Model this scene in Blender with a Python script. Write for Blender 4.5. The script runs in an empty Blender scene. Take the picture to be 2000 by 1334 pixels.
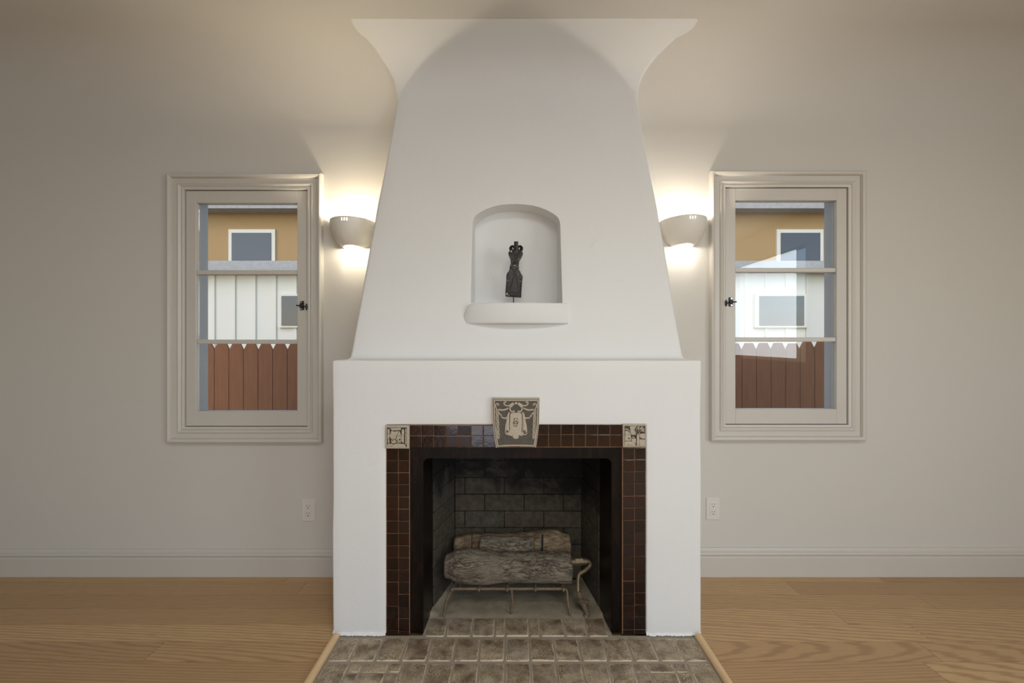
import bpy, bmesh, math, random
from mathutils import Vector, Matrix, noise
random.seed(7)
R = math.radians
SC = bpy.context.scene
COL = SC.collection

# ---------------------------------------------------------------- camera, world, lights, exposure
F = 889.0            # focal length in pixels of the 2000 px wide frame
S = 0.00207          # metres per pixel on the front face of the fireplace (y = 0)
DC = F * S           # camera distance from that face
H = 1.186            # eye height
YW = 0.467           # the wall behind
cam_d = bpy.data.cameras.new('camera'); cam = bpy.data.objects.new('camera', cam_d); COL.objects.link(cam)
cam.location = (0, -DC, H); cam.rotation_euler = (R(90), 0, 0)
cam_d.sensor_width = 36; cam_d.lens = F * 36 / 2000; cam_d.clip_start = 0.05; cam_d.clip_end = 200
SC.camera = cam

w = bpy.data.worlds.new('sky'); SC.world = w; w.use_nodes = True
nt = w.node_tree; bg = nt.nodes['Background']
sky = nt.nodes.new('ShaderNodeTexSky'); sky.sky_type = 'NISHITA'; sky.sun_disc = False
sky.sun_elevation = R(38); sky.sun_rotation = R(200)
nt.links.new(sky.outputs[0], bg.inputs[0]); bg.inputs[1].default_value = 0.30

def area(name, loc, rot, sx, sy, power, color):
    d = bpy.data.lights.new(name, 'AREA'); d.shape = 'RECTANGLE'; d.size = sx; d.size_y = sy
    d.energy = power; d.color = color
    o = bpy.data.objects.new(name, d); COL.objects.link(o); o.location = loc; o.rotation_euler = rot
    return o
# daylight through the openings of the side and rear walls of the room (all behind the camera's view)
area('daylight_side_window', (3.13, -3.0, 1.60), (0, R(90), 0), 1.2, 1.6, 42, (0.87, 0.945, 1.0))
area('daylight_rear_door', (-0.42, -4.98, 1.12), (R(90), 0, 0), 0.95, 2.1, 16, (0.50, 0.66, 1.0))
area('daylight_rear_window', (2.2, -4.98, 1.75), (R(90), 0, 0), 1.7, .9, 22, (0.82, 0.92, 1.0))
area('overhead_fill', (0.3, -2.3, 2.54), (0, 0, 0), 0.9, 0.9, 38, (1.0, 0.98, 0.95))  # added unseen fill without a fixture, lifts the floor and hearth
SC.view_settings.view_transform = 'Standard'; SC.view_settings.look = 'None'
SC.view_settings.gamma = 1.0; SC.view_settings.use_curve_mapping = False
SC.view_settings.exposure = -0.06

def at(px, py, Y):
    k = (Y + DC) / F
    return Vector(((px - 1000) * k, Y, H - (py - 667) * k))
def X(px, Y=0.0): return (px - 1000) * (Y + DC) / F
def Z(py, Y=0.0): return H - (py - 667) * (Y + DC) / F

# ---------------------------------------------------------------- materials
def srgb(r, g, b):
    f = lambda c: (c / 255 / 12.92) if c / 255 <= 0.04045 else ((c / 255 + 0.055) / 1.055) ** 2.4
    return (f(r), f(g), f(b), 1)
class M:
    def __init__(s, name, rough=0.6, metal=0.0):
        s.m = bpy.data.materials.new(name); s.m.use_nodes = True; s.t = s.m.node_tree
        s.b = s.t.nodes['Principled BSDF']; s.b.inputs['Roughness'].default_value = rough; s.b.inputs['Metallic'].default_value = metal
        s._c = None
    def n(s, t, **k):
        x = s.t.nodes.new(t)
        for a, v in k.items(): setattr(x, a, v)
        return x
    def l(s, a, b): s.t.links.new(a, b)
    def coord(s, kind='Object', scale=(1, 1, 1), rand=0.0):
        if kind == 'World':
            g = s.n('ShaderNodeNewGeometry').outputs['Position']
        else:
            g = s.n('ShaderNodeTexCoord').outputs[kind]
        mp = s.n('ShaderNodeMapping'); mp.inputs['Scale'].default_value = scale
        s.l(g, mp.inputs[0])
        if rand:
            oi = s.n('ShaderNodeObjectInfo'); mu = s.n('ShaderNodeMath', operation='MULTIPLY'); mu.inputs[1].default_value = rand
            s.l(oi.outputs['Random'], mu.inputs[0]); cx = s.n('ShaderNodeCombineXYZ')
            for i in range(3): s.l(mu.outputs[0], cx.inputs[i])
            s.l(cx.outputs[0], mp.inputs['Location'])
        return mp.outputs[0]
    def noise(s, vec, scale, detail=4, rough=0.55, dist=0.0):
        x = s.n('ShaderNodeTexNoise'); x.inputs['Scale'].default_value = scale; x.inputs['Detail'].default_value = detail
        x.inputs['Roughness'].default_value = rough; x.inputs['Distortion'].default_value = dist
        s.l(vec, x.inputs['Vector']); return x.outputs['Fac']
    def ramp(s, fac, *stops):
        r = s.n('ShaderNodeValToRGB'); e = r.color_ramp.elements
        while len(e) < len(stops): e.new(0.5)
        for i, (p, c) in enumerate(stops): e[i].position = p; e[i].color = c
        s.l(fac, r.inputs[0]); return r.outputs[0]
    def mix(s, fac, a, b, mode='MIX'):
        x = s.n('ShaderNodeMix', data_type='RGBA', blend_type=mode)
        if isinstance(fac, (int, float)): x.inputs[0].default_value = fac
        else: s.l(fac, x.inputs[0])
        for i, v in ((6, a), (7, b)):
            if isinstance(v, tuple): x.inputs[i].default_value = v
            else: s.l(v, x.inputs[i])
        return x.outputs[2]
    def math(s, op, a, b=0.0, clamp=False):
        x = s.n('ShaderNodeMath', operation=op); x.use_clamp = clamp
        for i, v in enumerate((a, b)):
            if isinstance(v, (int, float)): x.inputs[i].default_value = v
            else: s.l(v, x.inputs[i])
        return x.outputs[0]
    def color(s, c):
        if isinstance(c, tuple): s.b.inputs['Base Color'].default_value = c
        else: s.l(c, s.b.inputs['Base Color'])
        return s
    def bump(s, h, strength=0.2, dist=0.002):
        x = s.n('ShaderNodeBump'); x.inputs['Strength'].default_value = strength; x.inputs['Distance'].default_value = dist
        s.l(h, x.inputs['Height'])
        if s._c is not None: s.l(s._c, x.inputs['Normal'])
        s._c = x.outputs[0]; s.l(s._c, s.b.inputs['Normal']); return s

MT = {}
g1 = (0, 0, 0, 1); g2 = (1, 1, 1, 1)
m = M('white_plaster', 0.75); v = m.coord('World')
f1 = m.noise(v, 1.6, 3); f2 = m.noise(v, 9, 5)
c = m.mix(f1, srgb(220, 220, 217), srgb(227, 227, 225))
sp = m.ramp(m.noise(v, 5.5, 6, .7, 1.5), (0.66, g1), (0.80, (0.25, 0.25, 0.25, 1)))
c = m.mix(sp, c, srgb(190, 184, 174))
m.color(c).bump(f2, 0.35, 0.006).bump(m.noise(v, 90, 3), 0.15, 0.0008); MT['plaster'] = m.m
m = M('warm_wall_paint', 0.7); v = m.coord('World')
m.color(m.mix(m.noise(v, 1.2, 2), srgb(201, 197, 188), srgb(205, 201, 193))).bump(m.noise(v, 55, 4), 0.15, 0.001); MT['wall'] = m.m
m = M('trim_paint', 0.38); v = m.coord('World')
m.color(m.mix(m.noise(v, 3, 2), srgb(196, 191, 181), srgb(201, 196, 187))).bump(m.noise(v, 30, 3), 0.06, 0.001); MT['trim'] = m.m
m = M('glazed_brown_tile', 0.10); v = m.coord('World'); oi = m.n('ShaderNodeObjectInfo').outputs['Random']
base = m.ramp(oi, (0.0, srgb(16, 7, 5)), (0.35, srgb(26, 11, 7)), (0.62, srgb(38, 16, 9)), (0.85, srgb(24, 13, 9)), (1.0, srgb(36, 22, 16)))
pn = m.noise(m.coord('World', (1, 1, 1), 9.0), 30, 4, .6, 1.0)
base = m.mix(m.ramp(pn, (0.4, g1), (0.75, g2)), base, m.mix(0.4, base, srgb(56, 27, 15)))
m.color(base).bump(m.noise(m.coord('World', (1, 1, 1), 5.0), 45, 2), 0.22, 0.003).bump(m.noise(v, 300, 2), 0.10, 0.0006); m.b.inputs['Coat Weight'].default_value = 0.15
m.b.inputs['Coat Roughness'].default_value = 0.05; m.b.inputs['Specular IOR Level'].default_value = 0.42; MT['tile'] = m.m
m = M('tan_grout', 0.9); v = m.coord('World')
m.color(m.mix(m.noise(v, 80, 3), srgb(118, 82, 58), srgb(160, 122, 92))).bump(m.noise(v, 200, 3), 0.4, 0.001); MT['grout'] = m.m
m = M('pale_cast_stone', 0.7); v = m.coord('World')
m.color(m.mix(m.noise(v, 120, 5, .7), srgb(146, 134, 114), srgb(202, 190, 170))).bump(m.noise(v, 260, 4), 0.4, 0.0012); MT['stone'] = m.m
m = M('dark_stained_stone', 0.7); v = m.coord('World')
m.color(m.mix(m.noise(v, 60, 5, .7), srgb(58, 54, 47), srgb(98, 92, 82))).bump(m.noise(v, 260, 4), 0.4, 0.0012); MT['stone_dark'] = m.m
m = M('recess_shade', 0.8); v = m.coord('World')
m.color(m.mix(m.noise(v, 90, 4), srgb(40, 35, 27), srgb(86, 77, 62))); MT['recess_shade'] = m.m  # dark tone painted in as the shade of relief hollows and outlines
m = M('umber_lacquered_frame', 0.34); v = m.coord('World', (6, 6, 1.2))
m.color(m.mix(m.ramp(m.noise(v, 6, 5, .6, .5), (.45, g1), (.8, g2)), srgb(11, 7, 5), srgb(38, 23, 14))).bump(m.noise(v, 20, 4), 0.3, 0.002); MT['frame'] = m.m
m.b.inputs['Specular IOR Level'].default_value = 0.18
m = M('sooty_firebrick', 0.9); v = m.coord('World'); oi = m.n('ShaderNodeObjectInfo').outputs['Random']
br = m.ramp(oi, (0, srgb(46, 42, 34)), (.5, srgb(62, 54, 40)), (1, srgb(54, 52, 46)))
br = m.mix(m.ramp(m.noise(v, 34, 6, .7), (.35, g1), (.75, g2)), br, srgb(88, 80, 64))
sx = m.n('ShaderNodeSeparateXYZ'); m.l(m.n('ShaderNodeNewGeometry').outputs['Position'], sx.inputs[0])
soot = m.math('MULTIPLY', m.math('SUBTRACT', sx.outputs['Z'], 0.40), 7.0)
soot = m.math('ADD', soot, m.math('MULTIPLY', m.math('SUBTRACT', m.noise(v, 7, 4, .6, .6), 0.5), 3.6))
soot = m.math('ADD', soot, m.math('MULTIPLY', m.math('ADD', sx.outputs['X'], -0.06), 1.3))
soot = m.math('MINIMUM', m.math('MAXIMUM', soot, 0.1), 0.98)
br = m.mix(soot, br, srgb(8, 7, 6)); fk = m.ramp(m.noise(v, 150, 2), (.72, g1), (.76, g2)); fk = m.mix(1.0, fk, m.ramp(m.noise(v, 9, 2), (.5, g1), (.6, g2)), 'MULTIPLY')
m.color(m.mix(fk, br, srgb(150, 128, 84))).bump(m.noise(v, 60, 6, .7), 0.7, 0.004); MT['firebrick'] = m.m
m = M('sooty_mortar', 0.95); v = m.coord('World')
m.color(m.mix(m.ramp(m.noise(v, 40, 4), (.55, g1), (.72, g2)), srgb(16, 13, 10), srgb(60, 52, 38))).bump(m.noise(v, 120, 4), .5, .002); MT['mortar'] = m.m
m = M('ash_grey_cement', 0.9); v = m.coord('World')
c = m.mix(m.noise(v, 9, 5, .65, .8), srgb(96, 87, 70), srgb(172, 160, 136))
c = m.mix(m.ramp(m.noise(v, 140, 2), (.68, g1), (.76, g2)), c, srgb(190, 180, 160))
m.color(c).bump(m.noise(v, 40, 6, .7), 0.7, 0.004); MT['cement'] = m.m
# bark
m = M('ceramic_log_bark', 0.9); v = m.coord('Object', (10, 42, 42))
nz = m.n('ShaderNodeTexNoise'); nz.inputs['Scale'].default_value = 1.1; nz.inputs['Detail'].default_value = 5; m.l(v, nz.inputs['Vector'])
va = m.n('ShaderNodeVectorMath', operation='MULTIPLY_ADD'); m.l(nz.outputs['Color'], va.inputs[0]); va.inputs[1].default_value = (2.6, 2.6, 2.6); m.l(v, va.inputs[2])
vo = m.n('ShaderNodeTexVoronoi', feature='DISTANCE_TO_EDGE'); vo.inputs['Scale'].default_value = 1.15; m.l(va.outputs[0], vo.inputs['Vector'])
vo2 = m.n('ShaderNodeTexVoronoi', feature='DISTANCE_TO_EDGE'); vo2.inputs['Scale'].default_value = 2.7; m.l(va.outputs[0], vo2.inputs['Vector'])
gate = m.ramp(m.noise(v, .35, 3), (.36, g1), (.52, g2))
cr = m.ramp(vo.outputs['Distance'], (0.0, g1), (0.07, (.6, .6, .6, 1)), (0.22, g2))
cr = m.mix(gate, g2, cr)
cr2 = m.ramp(vo2.outputs['Distance'], (0.0, (.2, .2, .2, 1)), (0.2, g2))
col = m.mix(m.noise(v, .5, 6, .7), srgb(104, 94, 79), srgb(152, 139, 120))
col = m.mix(m.ramp(m.noise(v, 4, 4, .7), (.5, g1), (.75, (.5, .5, .5, 1))), col, srgb(180, 166, 142))
col = m.mix(cr, srgb(70, 60, 48), col)
m.color(col).bump(cr, 0.8, 0.005).bump(cr2, 0.8, 0.003).bump(m.noise(v, 3.5, 6, .7), 0.9, 0.004); MT['bark'] = m.m
m = M('scorched_log_bark', 0.9); v = m.coord('Object', (5, 14, 14))
fz = m.noise(v, 5, 6, .7)
m.color(m.mix(m.ramp(fz, (.35, g1), (.7, g2)), srgb(84, 62, 40), srgb(170, 150, 122))).bump(m.noise(v, 9, 6, .7), 0.9, 0.006); MT['bark_dark'] = m.m
m = M('rusty_iron', 0.65, 0.4); v = m.coord('World')
m.color(m.mix(m.noise(v, 60, 4), srgb(84, 68, 54), srgb(140, 122, 100))).bump(m.noise(v, 160, 3), .5, .001); MT['iron'] = m.m
m = M('tarnished_brass', 0.5, 0.5); v = m.coord('World')
m.color(m.mix(m.noise(v, 50, 4), srgb(84, 73, 54), srgb(142, 126, 98))).bump(m.noise(v, 160, 3), .4, .001); MT['brass'] = m.m
# hearth tile: pale worn rims and speckle
m = M('worn_hearth_tile', 0.62); v = m.coord('World'); vr = m.coord('World', (1, 1, 1), 7.0)
oi = m.n('ShaderNodeObjectInfo').outputs['Random']
base = m.ramp(oi, (0, srgb(148, 134, 114)), (.5, srgb(168, 151, 128)), (1, srgb(158, 147, 130)))
base = m.mix(m.ramp(m.noise(vr, 17, 6, .65), (.38, g1), (.60, g2)), base, srgb(104, 86, 66))
spk = m.ramp(m.noise(v, 260, 3, .7), (.47, g1), (.60, g2)); pat = m.ramp(m.noise(vr, 15, 3), (.38, (.1, .1, .1, 1)), (.58, (.85, .85, .85, 1)))
spk = m.mix(1.0, spk, pat, 'MULTIPLY')
base = m.mix(spk, base, srgb(214, 196, 164))
gc = m.n('ShaderNodeTexCoord').outputs['Generated']; sg = m.n('ShaderNodeSeparateXYZ'); m.l(gc, sg.inputs[0])
ex = m.math('ABSOLUTE', m.math('SUBTRACT', sg.outputs[0], 0.5)); ey = m.math('ABSOLUTE', m.math('SUBTRACT', sg.outputs[1], 0.5))
ed = m.math('ADD', m.math('MAXIMUM', ex, ey), m.math('MULTIPLY', m.math('SUBTRACT', m.noise(vr, 26, 3), .5), .16))
ed = m.ramp(ed, (.462, g1), (.49, (.8, .8, .8, 1)))
m.color(m.mix(ed, base, srgb(214, 198, 170))).bump(m.noise(v, 120, 5, .7), 0.5, 0.002); MT['hearth'] = m.m
m = M('grey_hearth_mortar', 0.9); v = m.coord('World')
m.color(m.mix(m.noise(v, 40, 5), srgb(140, 130, 115), srgb(168, 158, 140))).bump(m.noise(v, 150, 4), .5, .002); MT['hgrout'] = m.m
# oak
m = M('oak_floorboard', 0.42); v = m.coord('World', (0.9, 11, 1), 5.0)
wv = m.n('ShaderNodeTexWave', wave_type='RINGS', rings_direction='Z'); wv.inputs['Scale'].default_value = 2.2; wv.inputs['Distortion'].default_value = 3.5
wv.inputs['Detail'].default_value = 3; wv.inputs['Detail Scale'].default_value = 1.6; m.l(v, wv.inputs['Vector'])
oi = m.n('ShaderNodeObjectInfo').outputs['Random']
base = m.ramp(oi, (0, srgb(178, 144, 102)), (1, srgb(200, 166, 120)))
fine = m.noise(m.coord('World', (3, 120, 120)), 4, 3)
base = m.mix(m.ramp(wv.outputs['Fac'], (.05, (.6, .6, .6, 1)), (.5, g1)), base, srgb(146, 112, 76))
base = m.mix(m.ramp(fine, (.5, g1), (.75, (.5, .5, .5, 1))), base, srgb(128, 94, 60))
m.color(base).bump(fine, .15, .0008); MT['oak'] = m.m
m = M('raw_pine', 0.6); v = m.coord('World', (14, 1.5, 14))
m.color(m.mix(m.noise(v, 8, 4), srgb(206, 172, 128), srgb(226, 196, 154))).bump(m.noise(v, 20, 3), .2, .001); MT['pine'] = m.m
m = M('blackened_carved_wood', 0.5); v = m.coord('World')
m.color(m.mix(m.ramp(m.noise(v, 110, 4, .7), (.5, g1), (.8, g2)), srgb(30, 28, 24), srgb(76, 66, 54))).bump(m.noise(v, 160, 5), .6, .0015); MT['carved'] = m.m
m = M('chipped_bare_wood', 0.8); m.color(srgb(176, 160, 132)); MT['chip'] = m.m
m = M('black_rod', 0.4, .6); m.color(srgb(22, 21, 20)); MT['rod'] = m.m
m = M('sconce_ceramic', 0.42); v = m.coord('World'); m.color(srgb(226, 222, 212)).bump(m.noise(v, 60, 3), .08, .001)
MT['ceramic'] = m.m
m = M('lamp_bulb'); m.b.inputs['Emission Color'].default_value = (1, .80, .50, 1); m.b.inputs['Emission Strength'].default_value = 14; MT['bulb'] = m.m
m = M('white_plastic', 0.35); m.color(srgb(214, 210, 202)); MT['plastic'] = m.m
m = M('dark_slot', 0.8); m.color(srgb(34, 28, 22)); MT['slot'] = m.m
m = M('black_hardware', 0.4, .3); m.color(srgb(38, 38, 42)); MT['hardware'] = m.m
m = M('zinc_screw', 0.3, .9); m.color(srgb(190, 200, 210)); MT['screw'] = m.m
m = M('window_glass', 0.0)
tr = m.n('ShaderNodeBsdfTransparent'); gl = m.n('ShaderNodeBsdfGlossy'); gl.inputs['Roughness'].default_value = 0.0
fr = m.n('ShaderNodeFresnel'); fr.inputs['IOR'].default_value = 1.45; mx = m.n('ShaderNodeMixShader')
m.l(fr.outputs[0], mx.inputs[0]); m.l(tr.outputs[0], mx.inputs[1]); m.l(gl.outputs[0], mx.inputs[2])
m.l(mx.outputs[0], m.t.nodes['Material Output'].inputs[0]); MT['glass'] = m.m
m = M('redwood_fence', 0.8); v = m.coord('World', (12, 12, 1.2), 9.0)
m.color(m.mix(m.noise(v, 4, 4, .6, .5), srgb(128, 78, 46), srgb(166, 108, 66))).bump(m.noise(v, 10, 3), .3, .002); MT['fence'] = m.m
m = M('cream_siding', 0.6); v = m.coord('World'); m.color(m.mix(m.noise(v, 2, 3), srgb(226, 224, 208), srgb(234, 232, 220))); MT['siding'] = m.m
m = M('tan_stucco', 0.9); v = m.coord('World'); m.color(m.mix(m.noise(v, 30, 5), srgb(170, 140, 96), srgb(186, 156, 110))).bump(m.noise(v, 90, 4), .5, .004); MT['stucco'] = m.m
m = M('grey_shingle', 0.9); v = m.coord('World'); m.color(m.mix(m.noise(v, 12, 4), srgb(150, 150, 146), srgb(192, 190, 184))); MT['shingle'] = m.m
m = M('yard_ground', 0.95); v = m.coord('World'); m.color(m.mix(m.noise(v, 3, 5), srgb(110, 104, 88), srgb(140, 134, 112))); MT['ground'] = m.m
m = M('dim_pane', 0.1); m.color(srgb(70, 76, 84)); MT['dim_pane'] = m.m
m = M('soot_black', 0.95); m.color(srgb(9, 8, 7)); MT['soot'] = m.m

# ---------------------------------------------------------------- mesh helpers
def finish(name, bm, mat, parent=None, smooth=35, **props):
    me = bpy.data.meshes.new(name)
    bmesh.ops.recalc_face_normals(bm, faces=bm.faces[:])
    bm.to_mesh(me); bm.free()
    me.materials.append(MT[mat] if isinstance(mat, str) else mat)
    if smooth:
        me.polygons.foreach_set('use_smooth', [True] * len(me.polygons)); me.set_sharp_from_angle(angle=R(smooth))
    return link(name, me, parent, **props)
def link(name, me, parent=None, **props):
    o = bpy.data.objects.new(name, me); COL.objects.link(o)
    if parent: o.parent = parent
    for k, v_ in props.items(): o[k] = v_
    return o
def tag(o, label=None, category=None, group=None, kind=None):
    if label: o['label'] = label
    if category: o['category'] = category
    if group: o['group'] = group
    if kind: o['kind'] = kind
    return o
def empty(name, loc=(0, 0, 0)):
    o = bpy.data.objects.new(name, None); COL.objects.link(o); o.location = loc; o.empty_display_size = .05
    return o
def W(o):
    """meshes are built in world coordinates: cancel the offset of a top-level Empty they hang from"""
    r = o.parent; o.matrix_parent_inverse = Matrix.Translation(-r.location) if r.parent is None and r.type == 'EMPTY' else Matrix.Identity(4)
    return o
def new(): return bmesh.new()
def add_box(bm, x0, x1, y0, y1, z0, z1, bev=0.0, seg=1):
    mt = Matrix.Translation(((x0 + x1) / 2, (y0 + y1) / 2, (z0 + z1) / 2)) @ Matrix.Diagonal((abs(x1 - x0), abs(y1 - y0), abs(z1 - z0), 1))
    r = bmesh.ops.create_cube(bm, size=1, matrix=mt)
    if bev:
        es = {e for vv in r['verts'] for e in vv.link_edges}
        bmesh.ops.bevel(bm, geom=list(es), offset=bev, segments=seg, affect='EDGES', profile=.6)
def box(name, mat, x0, x1, y0, y1, z0, z1, bev=0.0, parent=None, seg=1, **p):
    bm = new(); add_box(bm, x0, x1, y0, y1, z0, z1, bev, seg); return finish(name, bm, mat, parent, **p)
def add_prism(bm, pts, y0, y1, bev=0.0):
    """polygon of (x, z) points extruded from y0 (front, towards the room) to y1; the front edge is bevelled"""
    fv = [bm.verts.new((p[0], y0, p[1])) for p in pts]; bv = [bm.verts.new((p[0], y1, p[1])) for p in pts]
    n = len(pts); ff = bm.faces.new(fv); bm.faces.new(list(reversed(bv)))
    for i in range(n): bm.faces.new((fv[i], fv[(i + 1) % n], bv[(i + 1) % n], bv[i]))
    if bev: bmesh.ops.bevel(bm, geom=list(ff.edges), offset=bev, segments=2, affect='EDGES', profile=.6)
def add_tube(bm, pts, rad, seg=8, squash=1.0, cap=True):
    pts = [Vector(p) for p in pts]; n = len(pts)
    rads = rad if isinstance(rad, (list, tuple)) else [rad] * n
    prev = None; rings = []
    for i, p in enumerate(pts):
        t = (pts[min(i + 1, n - 1)] - pts[max(i - 1, 0)]).normalized()
        if prev is None:
            a = Vector((0, 1, 0)) if abs(t.y) < .9 else Vector((1, 0, 0))
            u = (a - t * a.dot(t)).normalized()
        else: u = (prev - t * prev.dot(t)).normalized()
        prev = u; q = t.cross(u)
        rings.append([bm.verts.new(p + (u * math.cos(2 * math.pi * k / seg) * squash + q * math.sin(2 * math.pi * k / seg)) * rads[i]) for k in range(seg)])
    for a, b in zip(rings, rings[1:]):
        for k in range(seg): bm.faces.new((a[k], a[(k + 1) % seg], b[(k + 1) % seg], b[k]))
    if cap:
        bm.faces.new(list(reversed(rings[0]))); bm.faces.new(rings[-1])
def add_ell(bm, c, r, rot=None, u=10, v_=6):
    mt = Matrix.Translation(c) @ (rot.to_4x4() if rot else Matrix.Identity(4)) @ Matrix.Diagonal((r[0], r[1], r[2], 1))
    bmesh.ops.create_uvsphere(bm, u_segments=u, v_segments=v_, radius=1, matrix=mt)
def add_cyl(bm, c, r, depth, axis='Y', seg=20, r2=None):
    rot = {'Y': Matrix.Rotation(R(90), 4, 'X'), 'Z': Matrix.Identity(4), 'X': Matrix.Rotation(R(90), 4, 'Y')}[axis]
    bmesh.ops.create_cone(bm, cap_ends=True, segments=seg, radius1=r, radius2=r if r2 is None else r2, depth=depth, matrix=Matrix.Translation(c) @ rot)
def spline(pts, n=6):
    """Catmull-Rom through 2d/3d points"""
    P = [Vector(p) for p in pts]; P = [P[0]] + P + [P[-1]]; out = []
    for i in range(1, len(P) - 2):
        for k in range(n):
            t = k / n; a, b, c_, d = P[i - 1], P[i], P[i + 1], P[i + 2]
            out.append(0.5 * ((2 * b) + (c_ - a) * t + (2 * a - 5 * b + 4 * c_ - d) * t * t + (3 * b - a - 3 * c_ + d) * t ** 3))
    out.append(P[-2]); return out
def sweep_rect(name, prof, x0, x1, z0, z1, yw, mat, parent=None):
    """mitred frame around a rectangle: prof = (outward offset, projection into the room)"""
    bm = new(); rings = []
    for sx_, sz in ((-1, -1), (1, -1), (1, 1), (-1, 1)):
        cx = x1 if sx_ > 0 else x0; cz = z1 if sz > 0 else z0
        rings.append([bm.verts.new((cx + sx_ * o, yw - p, cz + sz * o)) for o, p in prof])
    n = len(prof)
    for a in range(4):
        A, B = rings[a], rings[(a + 1) % 4]
        for k in range(n): bm.faces.new((A[k], A[(k + 1) % n], B[(k + 1) % n], B[k]))
    return finish(name, bm, mat, parent, smooth=28)

# ---------------------------------------------------------------- room shell
XL, XR, YB = -3.2, 3.2, -5.0
WT = 0.14                                       # wall thickness
ZS, RC = 2.28, 0.30                             # where the cove starts, its radius
# windows: inner opening of the casing
WIN = []
for side in (-1, 1):
    if side < 0: xin = X(602, YW); top = Z(372, YW); bot = Z(833, YW); xo = xin - 0.62; a0, a1 = xo, xin
    else:        xin = X(1415, YW); top = Z(367, YW); bot = Z(829, YW); xo = xin + 0.62; a0, a1 = xin, xo
    WIN.append((a0, a1, bot, top))
bm = new()
def wall_part(x0, x1, z0, z1): add_box(bm, x0, x1, YW, YW + WT, z0, z1)
(a0, a1, b0, t0), (c0, c1, b1, t1) = WIN
wall_part(XL, a0, -0.05, ZS + .5); wall_part(a1, c0, -0.05, ZS + .5); wall_part(c1, XR, -0.05, ZS + .5)
for (p0, p1, b_, t_) in WIN: wall_part(p0, p1, -0.05, b_); wall_part(p0, p1, t_, ZS + .5)
finish('wall_back', bm, 'wall', smooth=0, kind='structure')
# cove and flat ceiling in one sweep
prof = [(YW + .02, ZS - .0)]
for k in range(25):
    th = R(90) * k / 24; prof.append((YW - RC * (1 - math.cos(th)), ZS + RC * math.sin(th)))
prof.append((YB - WT, ZS + RC))
bm = new(); lo = [[bm.verts.new((x, p[0], p[1])) for p in prof] for x in (XL - WT, XR + WT)]
hi = [[bm.verts.new((x, y, ZS + RC + .12)) for y in (YW + .02, YB - WT)] for x in (XL - WT, XR + WT)]
for k in range(len(prof) - 1): bm.faces.new((lo[0][k], lo[0][k + 1], lo[1][k + 1], lo[1][k]))
bm.faces.new((hi[0][0], hi[1][0], hi[1][1], hi[0][1])); bm.faces.new((lo[0][0], lo[1][0], hi[1][0], hi[0][0])); bm.faces.new((lo[0][-1], hi[0][1], hi[1][1], lo[1][-1]))
for s_ in (0, 1): bm.faces.new(lo[s_] + [hi[s_][1], hi[s_][0]])
finish('ceiling', bm, 'wall', smooth=30, kind='structure')
box('wall_left', 'wall', XL - WT, XL, YB - WT, YW + WT, -0.05, ZS + RC, kind='structure')
bm = new()       # right wall with the opening the daylight comes through
for y0, y1, z0, z1 in ((YB - WT, -3.85, -.05, ZS + RC), (-2.15, YW + WT, -.05, ZS + RC), (-3.85, -2.15, -.05, .95), (-3.85, -2.15, 2.25, ZS + RC)):
    add_box(bm, XR, XR + WT, y0, y1, z0, z1)
finish('wall_right', bm, 'wall', smooth=0, kind='structure')
bm = new()
for x0, x1, z0, z1 in ((XL, -1.22, -.05, ZS + RC), (.12, 1.3, -.05, ZS + RC), (3.1, XR, -.05, ZS + RC), (-1.22, .12, 2.22, ZS + RC), (1.3, 3.1, -.05, 1.25), (1.3, 3.1, 2.25, ZS + RC)):
    add_box(bm, x0, x1, YB - WT, YB, z0, z1)
finish('wall_rear', bm, 'wall', smooth=0, kind='structure')
fl = box('floor', 'oak', XL - WT, XR + WT, YB - WT, YW + WT, -0.08, -0.022, kind='structure')
BW = 0.112
unit = new(); add_box(unit, -.5, .5, -.5, .5, -.5, .5); ume = bpy.data.meshes.new('plank')
unit.to_mesh(ume); unit.free(); ume.materials.append(MT['oak'])
def put(name, me, parent, x0, x1, y0, y1, z0, z1, rot=(0, 0, 0)):
    o = bpy.data.objects.new(name, me); COL.objects.link(o); o.parent = parent
    o.location = ((x0 + x1) / 2, (y0 + y1) / 2, (z0 + z1) / 2); o.scale = (x1 - x0, y1 - y0, z1 - z0); o.rotation_euler = rot
    return o
k = 0; y = YW - 0.062
rows = [(y, YW + .0)]
while y > -1.3: rows.append((y - BW, y)); y -= BW
for (y0, y1) in rows:
    for (xa, xb) in ((XL, -0.700), (0.752, XR)) if y0 > -0.55 else ((XL, XR),):
        x = xa; ln = random.uniform(.5, 1.6)
        while x < xb - .01:
            x2 = min(x + ln, xb)
            if xb - x2 < .25: x2 = xb
            put('plank', ume, fl, x + .0008, x2 - .0008, y0 + .0009, y1 - .0009, -.022, 0)
            x = x2; ln = random.uniform(1.1, 1.9)
# the boards carry on behind the camera, out of sight, as one slab
box('floor_slab', 'oak', XL, XR, YB, y, -.022, -.0005, parent=fl, kind='stuff')

# baseboards with a moulded top
def moulding(name, prof, x0, x1, yw, mat):
    bm = new(); A = [bm.verts.new((x0, yw - p, z)) for p, z in prof]; B = [bm.verts.new((x1, yw - p, z)) for p, z in prof]; n = len(prof)
    for k in range(n): bm.faces.new((A[k], A[(k + 1) % n], B[(k + 1) % n], B[k]))
    bm.faces.new(A); bm.faces.new(list(reversed(B)))
    return finish(name, bm, mat, smooth=28, kind='structure')
bp = [(0, 0), (.016, 0), (.016, .090), (.013, .094), (.0125, .099), (.019, .103), (.021, .110), (.019, .117), (.012, .120), (.012, .124), (.010, .132), (.007, .136), (0, .136)]
moulding('baseboard_left', bp, XL, X(649), YW, 'trim')
moulding('baseboard_right', [(a, b * 1.02 + .004 if b else 0) for a, b in bp], X(1370), XR, YW, 'trim')

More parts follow.
